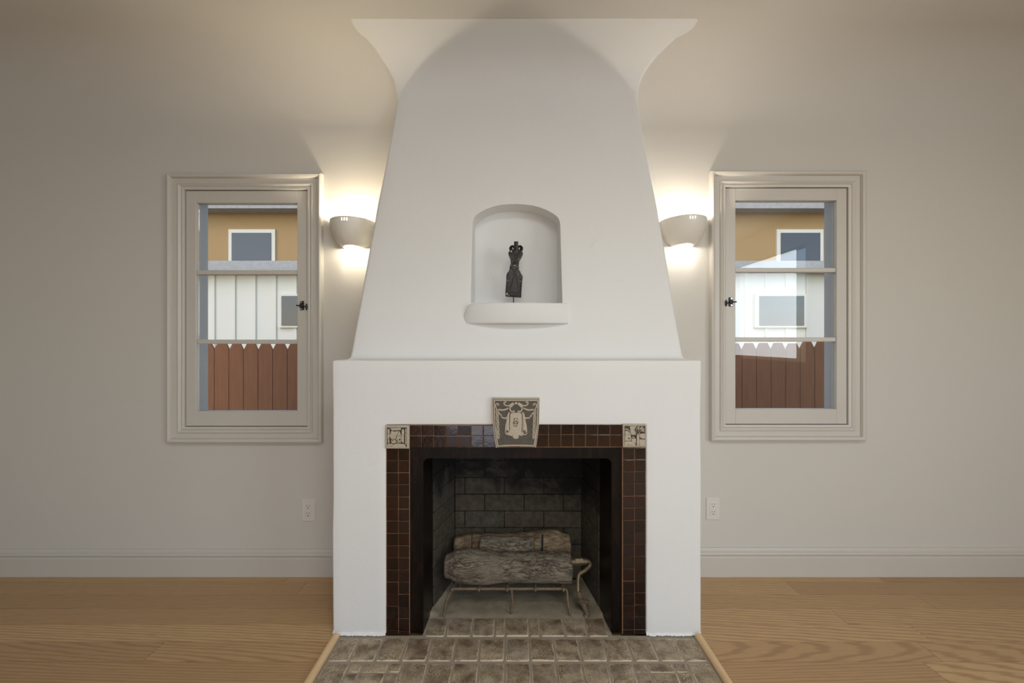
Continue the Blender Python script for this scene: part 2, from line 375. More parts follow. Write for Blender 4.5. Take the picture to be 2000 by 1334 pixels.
# ---------------------------------------------------------------- windows
casing_prof = [(0, 0), (0, .012), (.004, .015), (.010, .016), (.013, .013), (.015, .012), (.019, .017), (.026, .021), (.029, .019), (.030, .014),
               (.032, .014), (.055, .016), (.056, .022), (.060, .030), (.070, .034), (.077, .030), (.079, 0)]
for n_, (x0, x1, z0, z1) in enumerate(WIN):
    side = -1 if n_ == 0 else 1
    wr = empty('window_%d' % (n_ + 1), ((x0 + x1) / 2, YW, z0)); tag(wr, kind='structure')
    loc = W
    loc(sweep_rect('window_casing', casing_prof, x0, x1, z0, z1, YW, 'trim', wr))
    # jamb lining inside the wall opening
    bm = new(); t = .012
    for q in ((x0, x0 + t, z0, z1), (x1 - t, x1, z0, z1), (x0, x1, z0, z0 + t), (x0, x1, z1 - t, z1)):
        add_box(bm, q[0], q[1], YW + .045, YW + WT + .01, q[2], q[3])
    loc(finish('window_jamb', bm, 'trim', wr, smooth=0))
    g = .003; ys0, ys1 = YW - .004, YW + .036; st = .051; rt = .064; rb = .078
    bm = new()
    add_box(bm, x0 + g, x0 + g + st, ys0, ys1, z0 + g, z1 - g, .0015)
    add_box(bm, x1 - g - st, x1 - g, ys0, ys1, z0 + g, z1 - g, .0015)
    add_box(bm, x0 + g + st, x1 - g - st, ys0, ys1, z0 + g, z0 + rb, .0015)
    add_box(bm, x0 + g + st, x1 - g - st, ys0, ys1, z1 - rt, z1 - g, .0015)
    sash = loc(finish('sash', bm, 'trim', wr, smooth=30))
    gx0, gx1, gz0, gz1 = x0 + g + st, x1 - g - st, z0 + rb, z1 - rt
    hgt = (gz1 - gz0)
    for k in (1, 2):
        zc = gz0 + hgt * k / 3
        loc_o = box('muntin', 'trim', gx0, gx1, ys0 + .004, ys1 - .004, zc - .011, zc + .011, .003, parent=sash); loc(loc_o)
    for k in range(3):
        za = gz0 + hgt * k / 3 + (.011 if k else 0); zb = gz0 + hgt * (k + 1) / 3 - (.011 if k < 2 else 0)
        loc(box('glass_pane', 'glass', gx0, gx1, ys0 + .020, ys0 + .023, za, zb, parent=sash))
    # latch on the stile near the fireplace
    xs = x1 - g - st / 2 if side < 0 else x0 + g + st / 2
    zc = Z(597 if side < 0 else 590, YW)
    bm = new(); add_box(bm, xs - .010, xs + .010, ys0 - .005, ys0, zc - .023, zc + .023, .002)
    add_box(bm, xs - .008, xs + .008, ys0 - .014, ys0 - .004, zc - .008, zc + .008, .002)
    s2 = -side
    add_tube(bm, [(xs, ys0 - .012, zc), (xs + side * .014, ys0 - .016, zc - .001), (xs + side * .022, ys0 - .018, zc)], [.004, .003, .0035], 8)
    add_tube(bm, [(xs, ys0 - .009, zc - .002), (xs + s2 * .022, ys0 - .010, zc - .006), (xs + s2 * .030, ys0 - .014, zc - .010)], [.003, .003, .003], 8)
    add_ell(bm, (xs + s2 * .029, YW - .020, zc - .007), (.005, .008, .017))
    la = loc(finish('window_latch', bm, 'hardware', wr))
    for dz in (-.017, .017):
        bm = new(); add_cyl(bm, (xs + side * .003, ys0 - .0055, zc + dz), .0042, .002, 'Y', 12); loc(finish('screw', bm, 'screw', la))

# ---------------------------------------------------------------- outside
tag(box('yard', 'ground', -14, 14, YW + WT + .02, 22, -.75, -.6), kind='structure')
def fence(xa, xb, label):
    fr_ = empty('board_fence', ((xa + xb) / 2, 2.5, -.6)); tag(fr_, label, 'fence')
    inv = Matrix.Translation(-fr_.location); x = xa; me = None
    while x < xb:
        wd = .135; zt = Z(669, 2.5) + random.uniform(-.01, .01)
        if me is None:
            bm = new(); add_prism(bm, [(-.066, 0), (.066, 0), (.066, 1.70), (.036, 1.76), (-.036, 1.76), (-.066, 1.70)], 0, .02)
            me = bpy.data.meshes.new('board'); bmesh.ops.recalc_face_normals(bm, faces=bm.faces[:]); bm.to_mesh(me); bm.free(); me.materials.append(MT['fence'])
        o = link('board', me, fr_); o.location = Vector((x + wd / 2, 2.5, zt - 1.76)) - fr_.location
        x += wd + .004
    for zz in (-.25, .75):
        o = box('rail', 'fence', xa, xb, 2.521, 2.56, zz, zz + .09, parent=fr_); o.matrix_parent_inverse = inv
fence(-5.2, -1.5, 'red brown dog-eared board fence outside the left window')
fence(1.5, 5.2, 'red brown dog-eared board fence outside the right window')
sh = empty('garden_shed', (0, 6, -.6)); tag(sh, 'low cream board-and-batten outbuilding with grey roof behind the fence', 'shed')
inv = Matrix.Translation(-sh.location)
zs = Z(535, 6)
box('shed_wall', 'siding', -8.5, 8.5, 6, 6.8, -.6, zs, parent=sh).matrix_parent_inverse = inv
bm = new(); add_box(bm, -.5, .5, -.5, .5, -.5, .5); bme = bpy.data.meshes.new('batten'); bm.to_mesh(bme); bm.free(); bme.materials.append(MT['siding'])
for i in range(48):
    x = -8.3 + i * .352
    o = link('batten', bme, sh); o.scale = (.05, .03, zs + .6); o.location = Vector((x, 5.985, (zs - .6) / 2)) - sh.location
for x in (-3.55, 4.6):
    o = box('shed_window', 'siding', x - .45, x + .45, 5.93, 5.99, Z(640, 6), Z(575, 6), parent=sh); o.matrix_parent_inverse = inv
    o2 = box('pane', 'dim_pane', x - .38, x + .38, 5.915, 5.93, Z(636, 6), Z(579, 6), parent=o); W(o2)
for k in range(5):
    o = box('shingle_course', 'shingle', -8.8, 8.8, 5.75 + k * .25, 6.06 + k * .25, zs + k * .075, zs + .06 + k * .075, parent=sh); o.matrix_parent_inverse = inv
hs = empty('neighbour_house', (0, 8, -.6)); tag(hs, 'tall tan stucco house rising behind the cream outbuilding', 'house'); inv = Matrix.Translation(-hs.location)
box('house_wall', 'stucco', -9, 9, 8, 12, -.6, 3.95, parent=hs).matrix_parent_inverse = inv
box('house_roof', 'shingle', -9.4, 9.4, 7.6, 12.4, 3.95, 4.12, parent=hs).matrix_parent_inverse = inv
for x in (-5.6, 6.2):
    o = box('window', 'siding', x - .5, x + .5, 7.95, 8.0, 2.75, 3.6, parent=hs); o.matrix_parent_inverse = inv
    o2 = box('pane', 'dim_pane', x - .42, x + .42, 7.93, 7.95, 2.83, 3.52, parent=o); W(o2)

# ---------------------------------------------------------------- fireplace
fp = tag(empty('fireplace', (0, 0.2, 0)), 'white plaster fireplace with tapering hood, arched niche and dark tiled opening', 'fireplace')
fp_inv = Matrix.Translation(-fp.location)
P = W
# lower body: one outline with the tiled opening cut out
ZM = Z(704)
bxl, bxr = X(649.5), X(1369.5); oxl, oxr, oz = X(753.5), X(1262), Z(830)
def rough_line(p, q, n, amp):
    out = []
    for i in range(n):
        t = i / n; x = p[0] + (q[0] - p[0]) * t; z = p[1] + (q[1] - p[1]) * t
        out.append((x, z))
    return out
bm = new()
gx = [bxl] + [bxl + (oxl - bxl) * k / 6 for k in range(1, 6)] + [oxl] + [oxl + (oxr - oxl) * k / 14 for k in range(1, 14)] + [oxr] + [oxr + (bxr - oxr) * k / 6 for k in range(1, 6)] + [bxr]
gz = [0] + [oz * k / 12 for k in range(1, 12)] + [oz] + [oz + (ZM - oz) * k / 5 for k in range(1, 5)] + [ZM]
def body_cell(i, j): return not (gx[i] >= oxl - 1e-6 and gx[i + 1] <= oxr + 1e-6 and gz[j + 1] <= oz + 1e-6)
vf, vb = {}, {}
def gv(d, i, j, y):
    if (i, j) not in d:
        d[(i, j)] = bm.verts.new((gx[i], y, gz[j]))
    return d[(i, j)]
NX, NZ = len(gx) - 1, len(gz) - 1
for i in range(NX):
    for j in range(NZ):
        if not body_cell(i, j): continue
        bm.faces.new([gv(vf, *q, 0) for q in ((i, j), (i + 1, j), (i + 1, j + 1), (i, j + 1))])
        bm.faces.new([gv(vb, *q, YW) for q in ((i, j), (i, j + 1), (i + 1, j + 1), (i + 1, j))])
        for (di, dj, e0, e1) in ((-1, 0, (i, j), (i, j + 1)), (1, 0, (i + 1, j + 1), (i + 1, j)), (0, -1, (i + 1, j), (i, j)), (0, 1, (i, j + 1), (i + 1, j + 1))):
            ii, jj = i + di, j + dj
            if not (0 <= ii < NX and 0 <= jj < NZ) or not body_cell(ii, jj):
                bm.faces.new((gv(vf, *e0, 0), gv(vf, *e1, 0), gv(vb, *e1, YW), gv(vb, *e0, YW)))
bmesh.ops.recalc_face_normals(bm, faces=bm.faces[:])
es = [e for e in bm.edges if len(e.link_faces) == 2 and e.calc_face_angle() > R(60) and min(v_.co.y for v_ in e.verts) < .001]
bmesh.ops.bevel(bm, geom=es, offset=.007, segments=3, affect='EDGES', profile=.5)
for v_ in bm.verts:      # hand-trowelled unevenness
    if v_.co.y < .05:
        nn = noise.noise(Vector((v_.co.x * 2.6, 3.1, v_.co.z * 2.6)))
        v_.co.y += nn * .0035
        if v_.co.x < oxl - .02 or v_.co.x > oxr + .02: v_.co.x += noise.noise(Vector((v_.co.z * 5, 7.7, v_.co.x))) * .003
P(finish('mantel_body', bm, 'plaster', fp, smooth=50))
# ragged plaster skirt where the body meets the hearth
for sk, (xa, xb) in enumerate(((bxl + .001, oxl), (oxr, bxr - .001))):
    bm = new(); n = 90; A, B_, C_ = [], [], []
    for k in range(n + 1):
        x = xa + (xb - xa) * k / n; r1 = noise.noise(Vector((x * 38, 1.2, sk))); r2 = noise.noise(Vector((x * 150, 5.2, sk)))
        A.append(bm.verts.new((x, .006, .012 + .008 * r1 + .004 * r2))); B_.append(bm.verts.new((x, -.0025 + .0022 * r2, .008 + .004 * r1)))
        C_.append(bm.verts.new((x, -.007 + .005 * r1 + .005 * r2, .0003)))
    for k in range(n):
        bm.faces.new((A[k], A[k + 1], B_[k + 1], B_[k])); bm.faces.new((B_[k], B_[k + 1], C_[k + 1], C_[k]))
    P(finish('plaster_skirt', bm, 'plaster', fp, smooth=60))

# hood: lofted sections; (pixel row, left pixel, right pixel, depth of the front)
prof_h = []
yb = 0.092
def hood_y(py):
    """depth of the front face on a pixel row: leans back to the throat, then coves forward into the ceiling"""
    t = (698 - py) / (698 - 200)
    return yb + (0.385 - yb) * t ** 1.0
rows_h = [(704.4, 655, 1363, .012), (703.4, 668, 1350, .040), (702.2, 676, 1343, .064), (699.8, 680.5, 1338.5, .082), (697, 683, 1335.5, .0895), (690, 684.6, 1333.5, hood_y(690))]
for py, l_, r_ in ((640, 693.5, 1324), (600, 701, 1317), (560, 708, 1311), (520, 715, 1304.5), (480, 722, 1297.5), (440, 729.5, 1290.5), (400, 736.5, 1283.5), (360, 744.5, 1275.5), (320, 752.5, 1267.5), (280, 760, 1260), (240, 767.5, 1252.5), (215, 771.5, 1249)):
    rows_h.append((py, l_, r_, hood_y(py)))
for py, l_, r_, y_ in ((200, 773.3, 1247.2, .384), (190, 774, 1246.6, .386), (178, 772.5, 1247.5, .385), (165, 770, 1250, .379), (150, 765.5, 1255.5, .367), (135, 758, 1263, .350), (120, 748.5, 1273.5, .327), (105, 738.5, 1286, .300), (90, 729.5, 1300, .266), (75, 718.5, 1314, .229), (62, 708, 1327, .195), (52, 698, 1341, .167), (44, 690, 1355, .146), (36, 683, 1366, .124), (26, 676, 1376, .115)):
    rows_h.append((py, l_, r_, y_))
bm = new(); rings = []
for py, l_, r_, y_ in rows_h:
    z = Z(py, y_); xl, xr = X(l_, y_), X(r_, y_); rd = .014
    yback = YW
    ring = [(xl, yback, z)] + [(xl, yback + (y_ + rd - yback) * k / 4, z) for k in range(1, 4)]
    for k in range(5):
        a = R(90) * k / 4; ring.append((xl + rd - rd * math.cos(a), y_ + rd - rd * math.sin(a), z))
    for k in range(1, 24):
        x = xl + rd + (xr - xl - 2 * rd) * k / 24
        ring.append((x, y_ + .004 * noise.noise(Vector((x * 2.1, 1, z * 2.1))), z))
    for k in range(5):
        a = R(90) * (1 - k / 4); ring.append((xr - rd + rd * math.cos(a), y_ + rd - rd * math.sin(a), z))
    ring += [(xr, yback + (y_ + rd - yback) * k / 4, z) for k in range(3, 0, -1)] + [(xr, yback, z)]
    rings.append([bm.verts.new(q) for q in ring])
for a, b in zip(rings, rings[1:]):
    for k in range(len(a)): bm.faces.new((a[k], a[(k + 1) % len(a)], b[(k + 1) % len(a)], b[k]))
bm.faces.new(rings[0]); bm.faces.new(list(reversed(rings[-1])))
hood = finish('hood', bm, 'plaster', None, smooth=0)
# niche cut
yn = hood_y(590)
nx0, nx1 = X(919.5, yn), X(1098.5, yn); nz0 = Z(591, yn) - .002
ny1 = .385
ysp = hood_y(425)
zsp = Z(430, ysp); ztop = Z(398.5, hood_y(398))
arc = []
for k, (u_, v_) in enumerate(((1, 0), (1, .12), (.992, .24), (.965, .38), (.92, .48), (.84, .59), (.7, .74), (.55, .855), (.38, .94), (.19, .985), (0, 1), (-.19, .985), (-.38, .95), (-.55, .875), (-.7, .77), (-.84, .62), (-.92, .52), (-.965, .42), (-.992, .26), (-1, .12), (-1, 0))):
    arc.append(((nx0 + nx1) / 2 + (nx1 - nx0) / 2 * u_, zsp - .035 + (ztop - zsp + .035) * v_))
bm = new(); add_prism(bm, [(nx0, nz0), (nx1, nz0)] + arc, -.1, ny1)
cut = finish('niche_cutter', bm, 'plaster', None, smooth=0)
md = hood.modifiers.new('niche', 'BOOLEAN'); md.operation = 'DIFFERENCE'; md.object = cut; md.solver = 'EXACT'
mb = hood.modifiers.new('soften', 'BEVEL'); mb.width = .007; mb.segments = 3; mb.limit_method = 'ANGLE'; mb.angle_limit = R(42)
dg = bpy.context.evaluated_depsgraph_get(); dg.update()
me = bpy.data.meshes.new_from_object(hood.evaluated_get(dg)); hood.modifiers.clear(); hood.data = me
me.polygons.foreach_set('use_smooth', [True] * len(me.polygons)); me.set_sharp_from_angle(angle=R(50))
bpy.data.objects.remove(cut); hood.parent = fp; P(hood)
# bowed niche shelf
bm = new(); n = 26; x0s, x1s = X(901, .10), X(1111, .10)
zt_, zb_ = Z(591, .085), Z(631.5, .085); cols = []
for k in range(n + 1):
    t = k / n; x = x0s + (x1s - x0s) * t; bow = math.sin(math.pi * min(1, max(0, t))) ** .7
    yf = .142 - .064 * bow if t < .5 else .122 - .044 * bow
    top_drop = .0; xo = x
    if t < .09: zt2 = zt_ - (1 - t / .09) ** 1.5 * .06
    else: zt2 = zt_
    fr_pts = [(.22, zt2), (yf + .006, zt2), (yf + .0015, zt2 - .002), (yf, zt2 - .007), (yf + .001, zb_ + .006), (yf + .004, zb_ + .001), (yf + .009, zb_), (.22, zb_)]
    cols.append([bm.verts.new((x, a, b)) for a, b in fr_pts])
for a, b in zip(cols, cols[1:]):
    for k in range(len(a)): bm.faces.new((a[k], a[(k + 1) % len(a)], b[(k + 1) % len(a)], b[k]))
bm.faces.new(cols[0]); bm.faces.new(list(reversed(cols[-1])))
P(finish('niche_shelf', bm, 'plaster', fp, smooth=50))

# tile surround: grout bed with tiles proud of it
fl_, fr_x, fz = X(799.5), X(1216), Z(874.5)
def upoly(xa, xb, zt, xi, xj, zi): return [(xa, .0), (xa, zt), (xb, zt), (xb, 0), (xj, 0), (xj, zi), (xi, zi), (xi, 0)]
ts = empty('tile_surround', (0, 0, 0)); ts.parent = fp; P(ts)
bm = new()
add_box(bm, oxl, fl_, .0065, .04, 0, fz); add_box(bm, fr_x, oxr, .0065, .04, 0, fz); add_box(bm, oxl, oxr, .0065, .04, fz, oz)
finish('grout_bed', bm, 'grout', ts, smooth=0)
tb = new(); add_box(tb, -.5, .5, -.5, .5, -.5, .5)
bmesh.ops.bevel(tb, geom=[e for e in tb.edges if all(v_.co.y < 0 for v_ in e.verts)], offset=.035, segments=1, affect='EDGES')
tme = bpy.data.meshes.new('tile'); bmesh.ops.recalc_face_normals(tb, faces=tb.faces[:]); tb.to_mesh(tme); tb.free(); tme.materials.append(MT['tile'])
def tile(pxa, pxb, pya, pyb, tilt=None, wild=1.0):
    g = .55; j = lambda: random.uniform(-.25, .25)
    xa, xb = X(pxa + g + j() * .6), X(pxb - g + j() * .6); za, zb = Z(pyb - g + j()), Z(pya + g + j())
    if tilt is None: tilt = (random.gauss(0, .55) * wild, random.gauss(0, .55) * wild)
    y0 = .0035 + random.uniform(-.0006, .0008)
    return put('tile', tme, ts, xa, xb, y0, y0 + .008, max(za, .001), zb, (R(tilt[0]), random.gauss(0, .004), R(tilt[1])))
# top course, two rows
xe = 799.7
cols_l = [799.7, 822.9, 846.8, 870.8, 895, 919.4, 943.8, 968]
cols_r = [1047, 1071.4, 1095.7, 1119.7, 1143.8, 1167.6, 1191.6, 1215.7]
for cs, r0, r1, r2 in ((cols_l, 831, 851.6, 874.6), (cols_r, 829, 849.3, 873.4)):
    for a, b in zip(cs, cs[1:]):
        shiny = (cs is cols_l and a > 915)
        for (ra, rb_) in ((r0, r1), (r1, r2)):
            tile(a, b, ra, rb_, (random.uniform(-3.6, -2.6), random.uniform(-.3, .3)) if shiny else None)
for cols, off in (((754.5, 777.8, 799.3), 876.2), ((1217, 1240, 1261.6), 874.6)):
    for a, b in zip(cols, cols[1:]):
        py = off; first = True; dj = random.uniform(-.4, .4)
        while py < 1238:
            nx = py + 23.8 + random.uniform(-.3, .3)
            if nx > 1238: nx = 1240.5
            tile(a, b, py + (0 if first else dj), nx + (dj if nx < 1238 else 0)); py = nx; first = False

# corner relief tiles and keystone
def relief_base(name, x0, x1, z0, z1, y0):
    bm = new(); add_box(bm, x0, x1, y0, .006, z0, z1, .0018, 2)
    return P(finish(name, bm, 'stone', fp))
def add_poly(bm, pts, T, y0, th, bev=.0006):
    q = [T(*p) for p in pts]
    # make sure winding is irrelevant; normals are recalculated
    add_prism(bm, q, y0 - th, y0 + .0005, bev)
def ridge(bm, pts, T, y0, r, closed=False, seg=6, sq=.7):
    q = [Vector((T(*p)[0], y0, T(*p)[1])) for p in pts]
    if closed: q.append(q[0])
    add_tube(bm, q, [r] * len(q) if not isinstance(r, list) else r, seg, sq)
# left: cottage between trees
lx0, lx1, lz0, lz1 = X(753, -.01), X(799, -.01), Z(876.3, -.01), Z(831.3, -.01)
rt = relief_base('corner_relief_tile', lx0, lx1, lz0, lz1, -.010)
rt['label'] = 'pale relief tile of a cottage between tall trees'
k_ = (lx1 - lx0) / (1105 - 165)
TL = lambda u, v_: (lx0 + (u - 165) * k_, lz0 + (1140 - v_) * k_)
bm = new(); add_box(bm, TL(215, 0)[0], TL(1015, 0)[0], -.0108, -.009, TL(0, 1085)[1], TL(0, 290)[1]); o = finish('shade_field', bm, 'recess_shade', rt); P(o)  # thin dark plate, painted shade that outlines the raised scene
bm = new(); yy = -.0105
ridge(bm, [(205, 1100), (205, 275), (1030, 275), (1030, 1100)], TL, -.0105, .0028, True)
add_poly(bm, [(340, 520), (400, 470), (410, 410), (450, 405), (470, 460), (700, 430), (640, 560), (560, 760), (440, 770), (360, 700)], TL, yy, .0035)
add_poly(bm, [(700, 432), (720, 435), (810, 660), (790, 700), (780, 900), (560, 905), (575, 770), (650, 600)], TL, yy, .0026)
add_poly(bm, [(400, 780), (560, 770), (560, 910), (500, 930), (400, 900)], TL, yy, .0022)
add_poly(bm, [(245, 960), (400, 940), (520, 960), (640, 920), (930, 960), (990, 1075), (240, 1075)], TL, yy, .0022)
add_poly(bm, [(330, 310), (780, 310), (780, 400), (700, 395), (470, 420), (400, 380)], TL, yy, .0010)
add_poly(bm, [(800, 660), (905, 660), (900, 900), (800, 890)], TL, yy, .0020)
for c_, r_ in (((285, 450), (48, 110)), ((280, 650), (42, 150)), ((290, 860), (40, 110)), ((345, 620), (36, 50)), ((860, 500), (56, 150)), ((855, 640), (46, 80)), ((975, 420), (30, 90)), ((975, 660), (28, 200)), ((975, 880), (28, 110))):
    p = TL(*c_); add_ell(bm, (p[0], yy, p[1]), (r_[0] * k_, .0035, r_[1] * k_))
for _ in range(22):
    p = TL(random.uniform(450, 960), random.uniform(930, 1060)); add_ell(bm, (p[0], yy - .0022, p[1]), (.0012, .0012, .001), None, 6, 4)
P(finish('raised_scene', bm, 'stone', rt))
bm = new()
for c_, r_, dep in (((625, 825), (26, 70), .0030), ((740, 770), (34, 38), .0030), ((360, 870), (24, 88), .0012), ((455, 810), (28, 16), .0028), ((820, 870), (18, 30), .0026), ((700, 870), (12, 28), .0028), ((270, 900), (16, 50), .0030), ((395, 530), (12, 24), .0038)):
    p = TL(*c_); add_ell(bm, (p[0], yy - dep, p[1]), (r_[0] * k_, .0008, r_[1] * k_))
ridge(bm, [(650, 600), (590, 720), (570, 770), (440, 778)], TL, yy - .0032, .0008); ridge(bm, [(350, 1050), (460, 1010), (520, 930), (640, 915)], TL, yy - .0022, .0009)
ridge(bm, [(690, 590), (740, 610), (800, 700)], TL, yy - .0028, .0009)
P(finish('opening_shade', bm, 'recess_shade', rt))  # dark raised pieces painting the shade in windows and creases
# right: tree trunk before a cottage
rx0, rx1, rz0, rz1 = X(1216.5, -.01), X(1261, -.01), Z(873.2, -.01), Z(828.2, -.01)
rt = relief_base('corner_relief_tile', rx0, rx1, rz0, rz1, -.010)
rt['label'] = 'pale relief tile of a big tree in front of a cottage'
k2 = (rx1 - rx0) / (1035 - 135)
TR = lambda u, v_: (rx0 + (u - 135) * k2, rz0 + (1085 - v_) * k2)
bm = new(); add_box(bm, TR(200, 0)[0], TR(1015, 0)[0], -.0108, -.009, TR(0, 1040)[1], TR(0, 250)[1]); P(finish('shade_field', bm, 'recess_shade', rt))  # dark plate, its tone painted as shade between the raised shapes
bm = new()
ridge(bm, [(180, 1058), (180, 225), (1028, 225), (1028, 1058)], TR, -.0105, .0026, True)
add_poly(bm, [(215, 860), (450, 850), (620, 960), (660, 1030), (215, 1030)], TR, yy, .0024)
add_poly(bm, [(680, 590), (770, 590), (775, 760), (770, 1030), (670, 1030)], TR, yy, .0045)
add_poly(bm, [(790, 770), (1005, 780), (1005, 1030), (785, 1030)], TR, yy, .0026)
add_poly(bm, [(795, 560), (1005, 540), (1005, 755), (900, 745), (800, 700)], TR, yy, .0016)
add_poly(bm, [(215, 600), (440, 600), (450, 830), (215, 840)], TR, yy, .0030)
add_poly(bm, [(215, 450), (300, 430), (440, 590), (215, 590)], TR, yy, .0036)
add_poly(bm, [(215, 360), (300, 350), (400, 430), (450, 560), (420, 560), (330, 420), (215, 400)], TR, yy, .0030)
add_poly(bm, [(400, 260), (690, 255), (600, 350), (660, 480), (640, 600), (470, 600), (430, 420)], TR, yy, .0014)
add_poly(bm, [(480, 760), (640, 740), (650, 940), (560, 930), (480, 850)], TR, yy, .0022)
for _ in range(34):
    a = random.uniform(0, 6.28); rr = random.uniform(0, 1) ** .5
    u_, v2 = 835 + 165 * rr * math.cos(a), 375 + 115 * rr * math.sin(a)
    p = TR(u_, v2); add_ell(bm, (p[0], yy - .0015, p[1]), (.0028, .0026, .0024), None, 7, 5)
for _ in range(16):
    p = TR(random.uniform(480, 640), random.uniform(640, 900)); add_ell(bm, (p[0], yy - .001, p[1]), (.0022, .002, .002), None, 7, 5)
ridge(bm, [(720, 640), (690, 540), (620, 430)], TR, yy - .002, .0016); ridge(bm, [(740, 620), (780, 500), (860, 430)], TR, yy - .002, .0016)
P(finish('raised_scene', bm, 'stone', rt))
bm = new(); p = TR(365, 735); add_ell(bm, (p[0], yy - .0032, p[1]), (26 * k2, .0008, 44 * k2))
ridge(bm, [(595, 375), (640, 480), (700, 545)], TR, yy - .0035, .0011); ridge(bm, [(655, 560), (655, 690)], TR, yy - .0022, .0014); ridge(bm, [(655, 860), (665, 1000)], TR, yy - .0028, .0012)
ridge(bm, [(700, 500), (750, 455), (810, 500)], TR, yy - .003, .0011); ridge(bm, [(800, 430), (840, 445), (910, 480)], TR, yy - .0045, .0008)
ridge(bm, [(230, 395), (320, 400), (405, 480)], TR, yy - .0034, .0009); ridge(bm, [(290, 940), (420, 1000)], TR, yy - .0026, .0007); ridge(bm, [(790, 715), (900, 765), (1000, 770)], TR, yy - .0028, .0008)
P(finish('opening_shade', bm, 'recess_shade', rt))  # dark marks painting shade around the trunk, branches and window

# keystone
kx = X(1007.6, -.022); kz = Z(874.6, -.022); ks = (DC - .022) / F / 10.26
TK = lambda u, v_: (kx + (u - 697) * ks, kz + (1170 - v_) * ks)
bm = new()
outl = [(225, 170), (460, 176), (700, 178), (940, 176), (1172, 175), (1170, 450), (1162, 690), (1135, 930), (1100, 1168), (960, 1150), (700, 1140), (440, 1152), (295, 1172), (262, 930), (236, 690), (224, 450)]
add_prism(bm, [TK(*p) for p in outl], -.022, .012, .002)
kst = P(finish('keystone', bm, 'stone', fp)); kst['label'] = 'carved stone keystone with a scroll, garlands and fleur-de-lis'
bm = new(); add_prism(bm, [TK(*p) for p in [(275, 232), (1125, 236), (1120, 480), (1112, 700), (1085, 900), (1050, 1118), (880, 1108), (520, 1108), (345, 1122), (315, 900), (288, 700), (278, 480)]], -.0226, -.02)
P(finish('dark_field', bm, 'stone_dark', kst))
yk = -.0226
bm = new()
ridge(bm, [(265, 218), (1138, 222), (1132, 480), (1124, 700), (1097, 900), (1060, 1138), (880, 1124), (520, 1124), (338, 1138), (303, 900), (276, 700), (268, 480)], TK, yk, .0024, True, 6, .8)
scroll = [(585, 480), (700, 462), (835, 480), (830, 830), (860, 900), (905, 880), (915, 850), (925, 890), (880, 915), (840, 905), (815, 935), (770, 915), (745, 915), (758, 950), (740, 980), (695, 990), (650, 978), (630, 950), (645, 915), (615, 935), (560, 915), (510, 905), (478, 880), (470, 840), (500, 870), (560, 860), (575, 700)]
add_prism(bm, [TK(*p) for p in scroll], yk - .003, yk, .0005)
P(finish('scroll', bm, 'stone', kst))
bm = new()
for mir in (1, -1):
    u_ = lambda a: 697 + mir * (a - 697)
    mk = lambda pts: [Vector((TK(u_(a), b)[0], yk - .002, TK(u_(a), b)[1])) for a, b in pts]
    q = spline(mk([(548, 485), (535, 620), (520, 740), (522, 850)]), 4); add_tube(bm, q, [.0042 + .0065 * i / (len(q) - 1) for i in range(len(q))], 10, .7)
    p = TK(u_(556), 470); add_ell(bm, (p[0], yk - .004, p[1]), (.0045, .0035, .004))
    q = spline(mk([(505, 262), (478, 250), (458, 272), (470, 305), (510, 325), (560, 322), (610, 290), (648, 268)]), 4); add_tube(bm, q, [.003] * len(q), 8, .8)
    q = mk([(655, 280), (600, 330), (570, 362)]); add_tube(bm, q, [.005, .006, .004], 8, .7)
    q = spline(mk([(575, 370), (585, 420), (620, 450), (655, 450), (660, 428)]), 4); add_tube(bm, q, [.0034] * len(q), 8, .8)
    p = TK(u_(645), 435); add_ell(bm, (p[0], yk - .004, p[1]), (.0045, .0035, .0042))
    q = spline(mk([(548, 370), (490, 402), (420, 412), (350, 402)]), 4); add_tube(bm, q, [.0034] * len(q), 8, .6)
    q = spline(mk([(330, 325), (350, 305), (330, 283), (295, 298), (288, 345), (310, 385)]), 4); add_tube(bm, q, [.0026] * len(q), 8, .8)
P(finish('ribbon', bm, 'stone', kst))
bm = new()
p = TK(697, 276); add_ell(bm, (p[0], yk - .004, p[1]), (.0065, .004, .0055))
rnd = random.Random(3)
for mir in (1, -1):
    for i in range(30):
        t = i / 29; sgn = 1 if i % 2 else -1
        wd = 30 * (0.5 + .5 * abs(math.sin(t * 3.1416 * 5))); cu = 318 + 26 * t; u2 = 697 + mir * (cu + sgn * wd * .6 - 697); v2 = 400 + 575 * t
        p = TK(u2, v2); add_ell(bm, (p[0], yk - .0015, p[1]), (.0030, .0028, .0048), Matrix.Rotation(R(28 * sgn * mir), 3, 'Y'), 7, 5)
    for i in range(14):
        t = i / 13; u0 = 345 + 180 * t; v0 = 455 + 120 * math.sin(t * 2.2) + rnd.uniform(-12, 12)
        p = TK(697 + mir * (u0 - 697), v0); add_ell(bm, (p[0], yk - .0015, p[1]), (.0032, .0028, .0034), Matrix.Rotation(R(rnd.uniform(-50, 50)), 3, 'Y'), 7, 5)
P(finish('garland', bm, 'stone', kst))
bm = new(); yf = yk - .0045
for (u1, v1, a, b, rt_) in ((693, 600, 20, 42, 0), (660, 622, 13, 30, 28), (726, 622, 13, 30, -28), (693, 712, 16, 32, 0), (664, 702, 12, 24, -30), (722, 702, 12, 24, 30)):
    p = TK(u1, v1); add_ell(bm, (p[0], yf, p[1]), (a * ks, .0025, b * ks), Matrix.Rotation(R(rt_), 3, 'Y'))
ridge(bm, [(665, 662), (722, 662)], TK, yf, .003)
P(finish('fleur_de_lis', bm, 'stone', kst))
bm = new()
for mir in (1, -1):
    p = TK(697 + mir * (527 - 697), 826); add_ell(bm, (p[0], yk - .010, p[1]), (.0058, .0012, .0028))
p = TK(693, 655); add_ell(bm, (p[0], yk - .0033, p[1]), (52 * ks, .0006, 96 * ks), None, 20, 6)
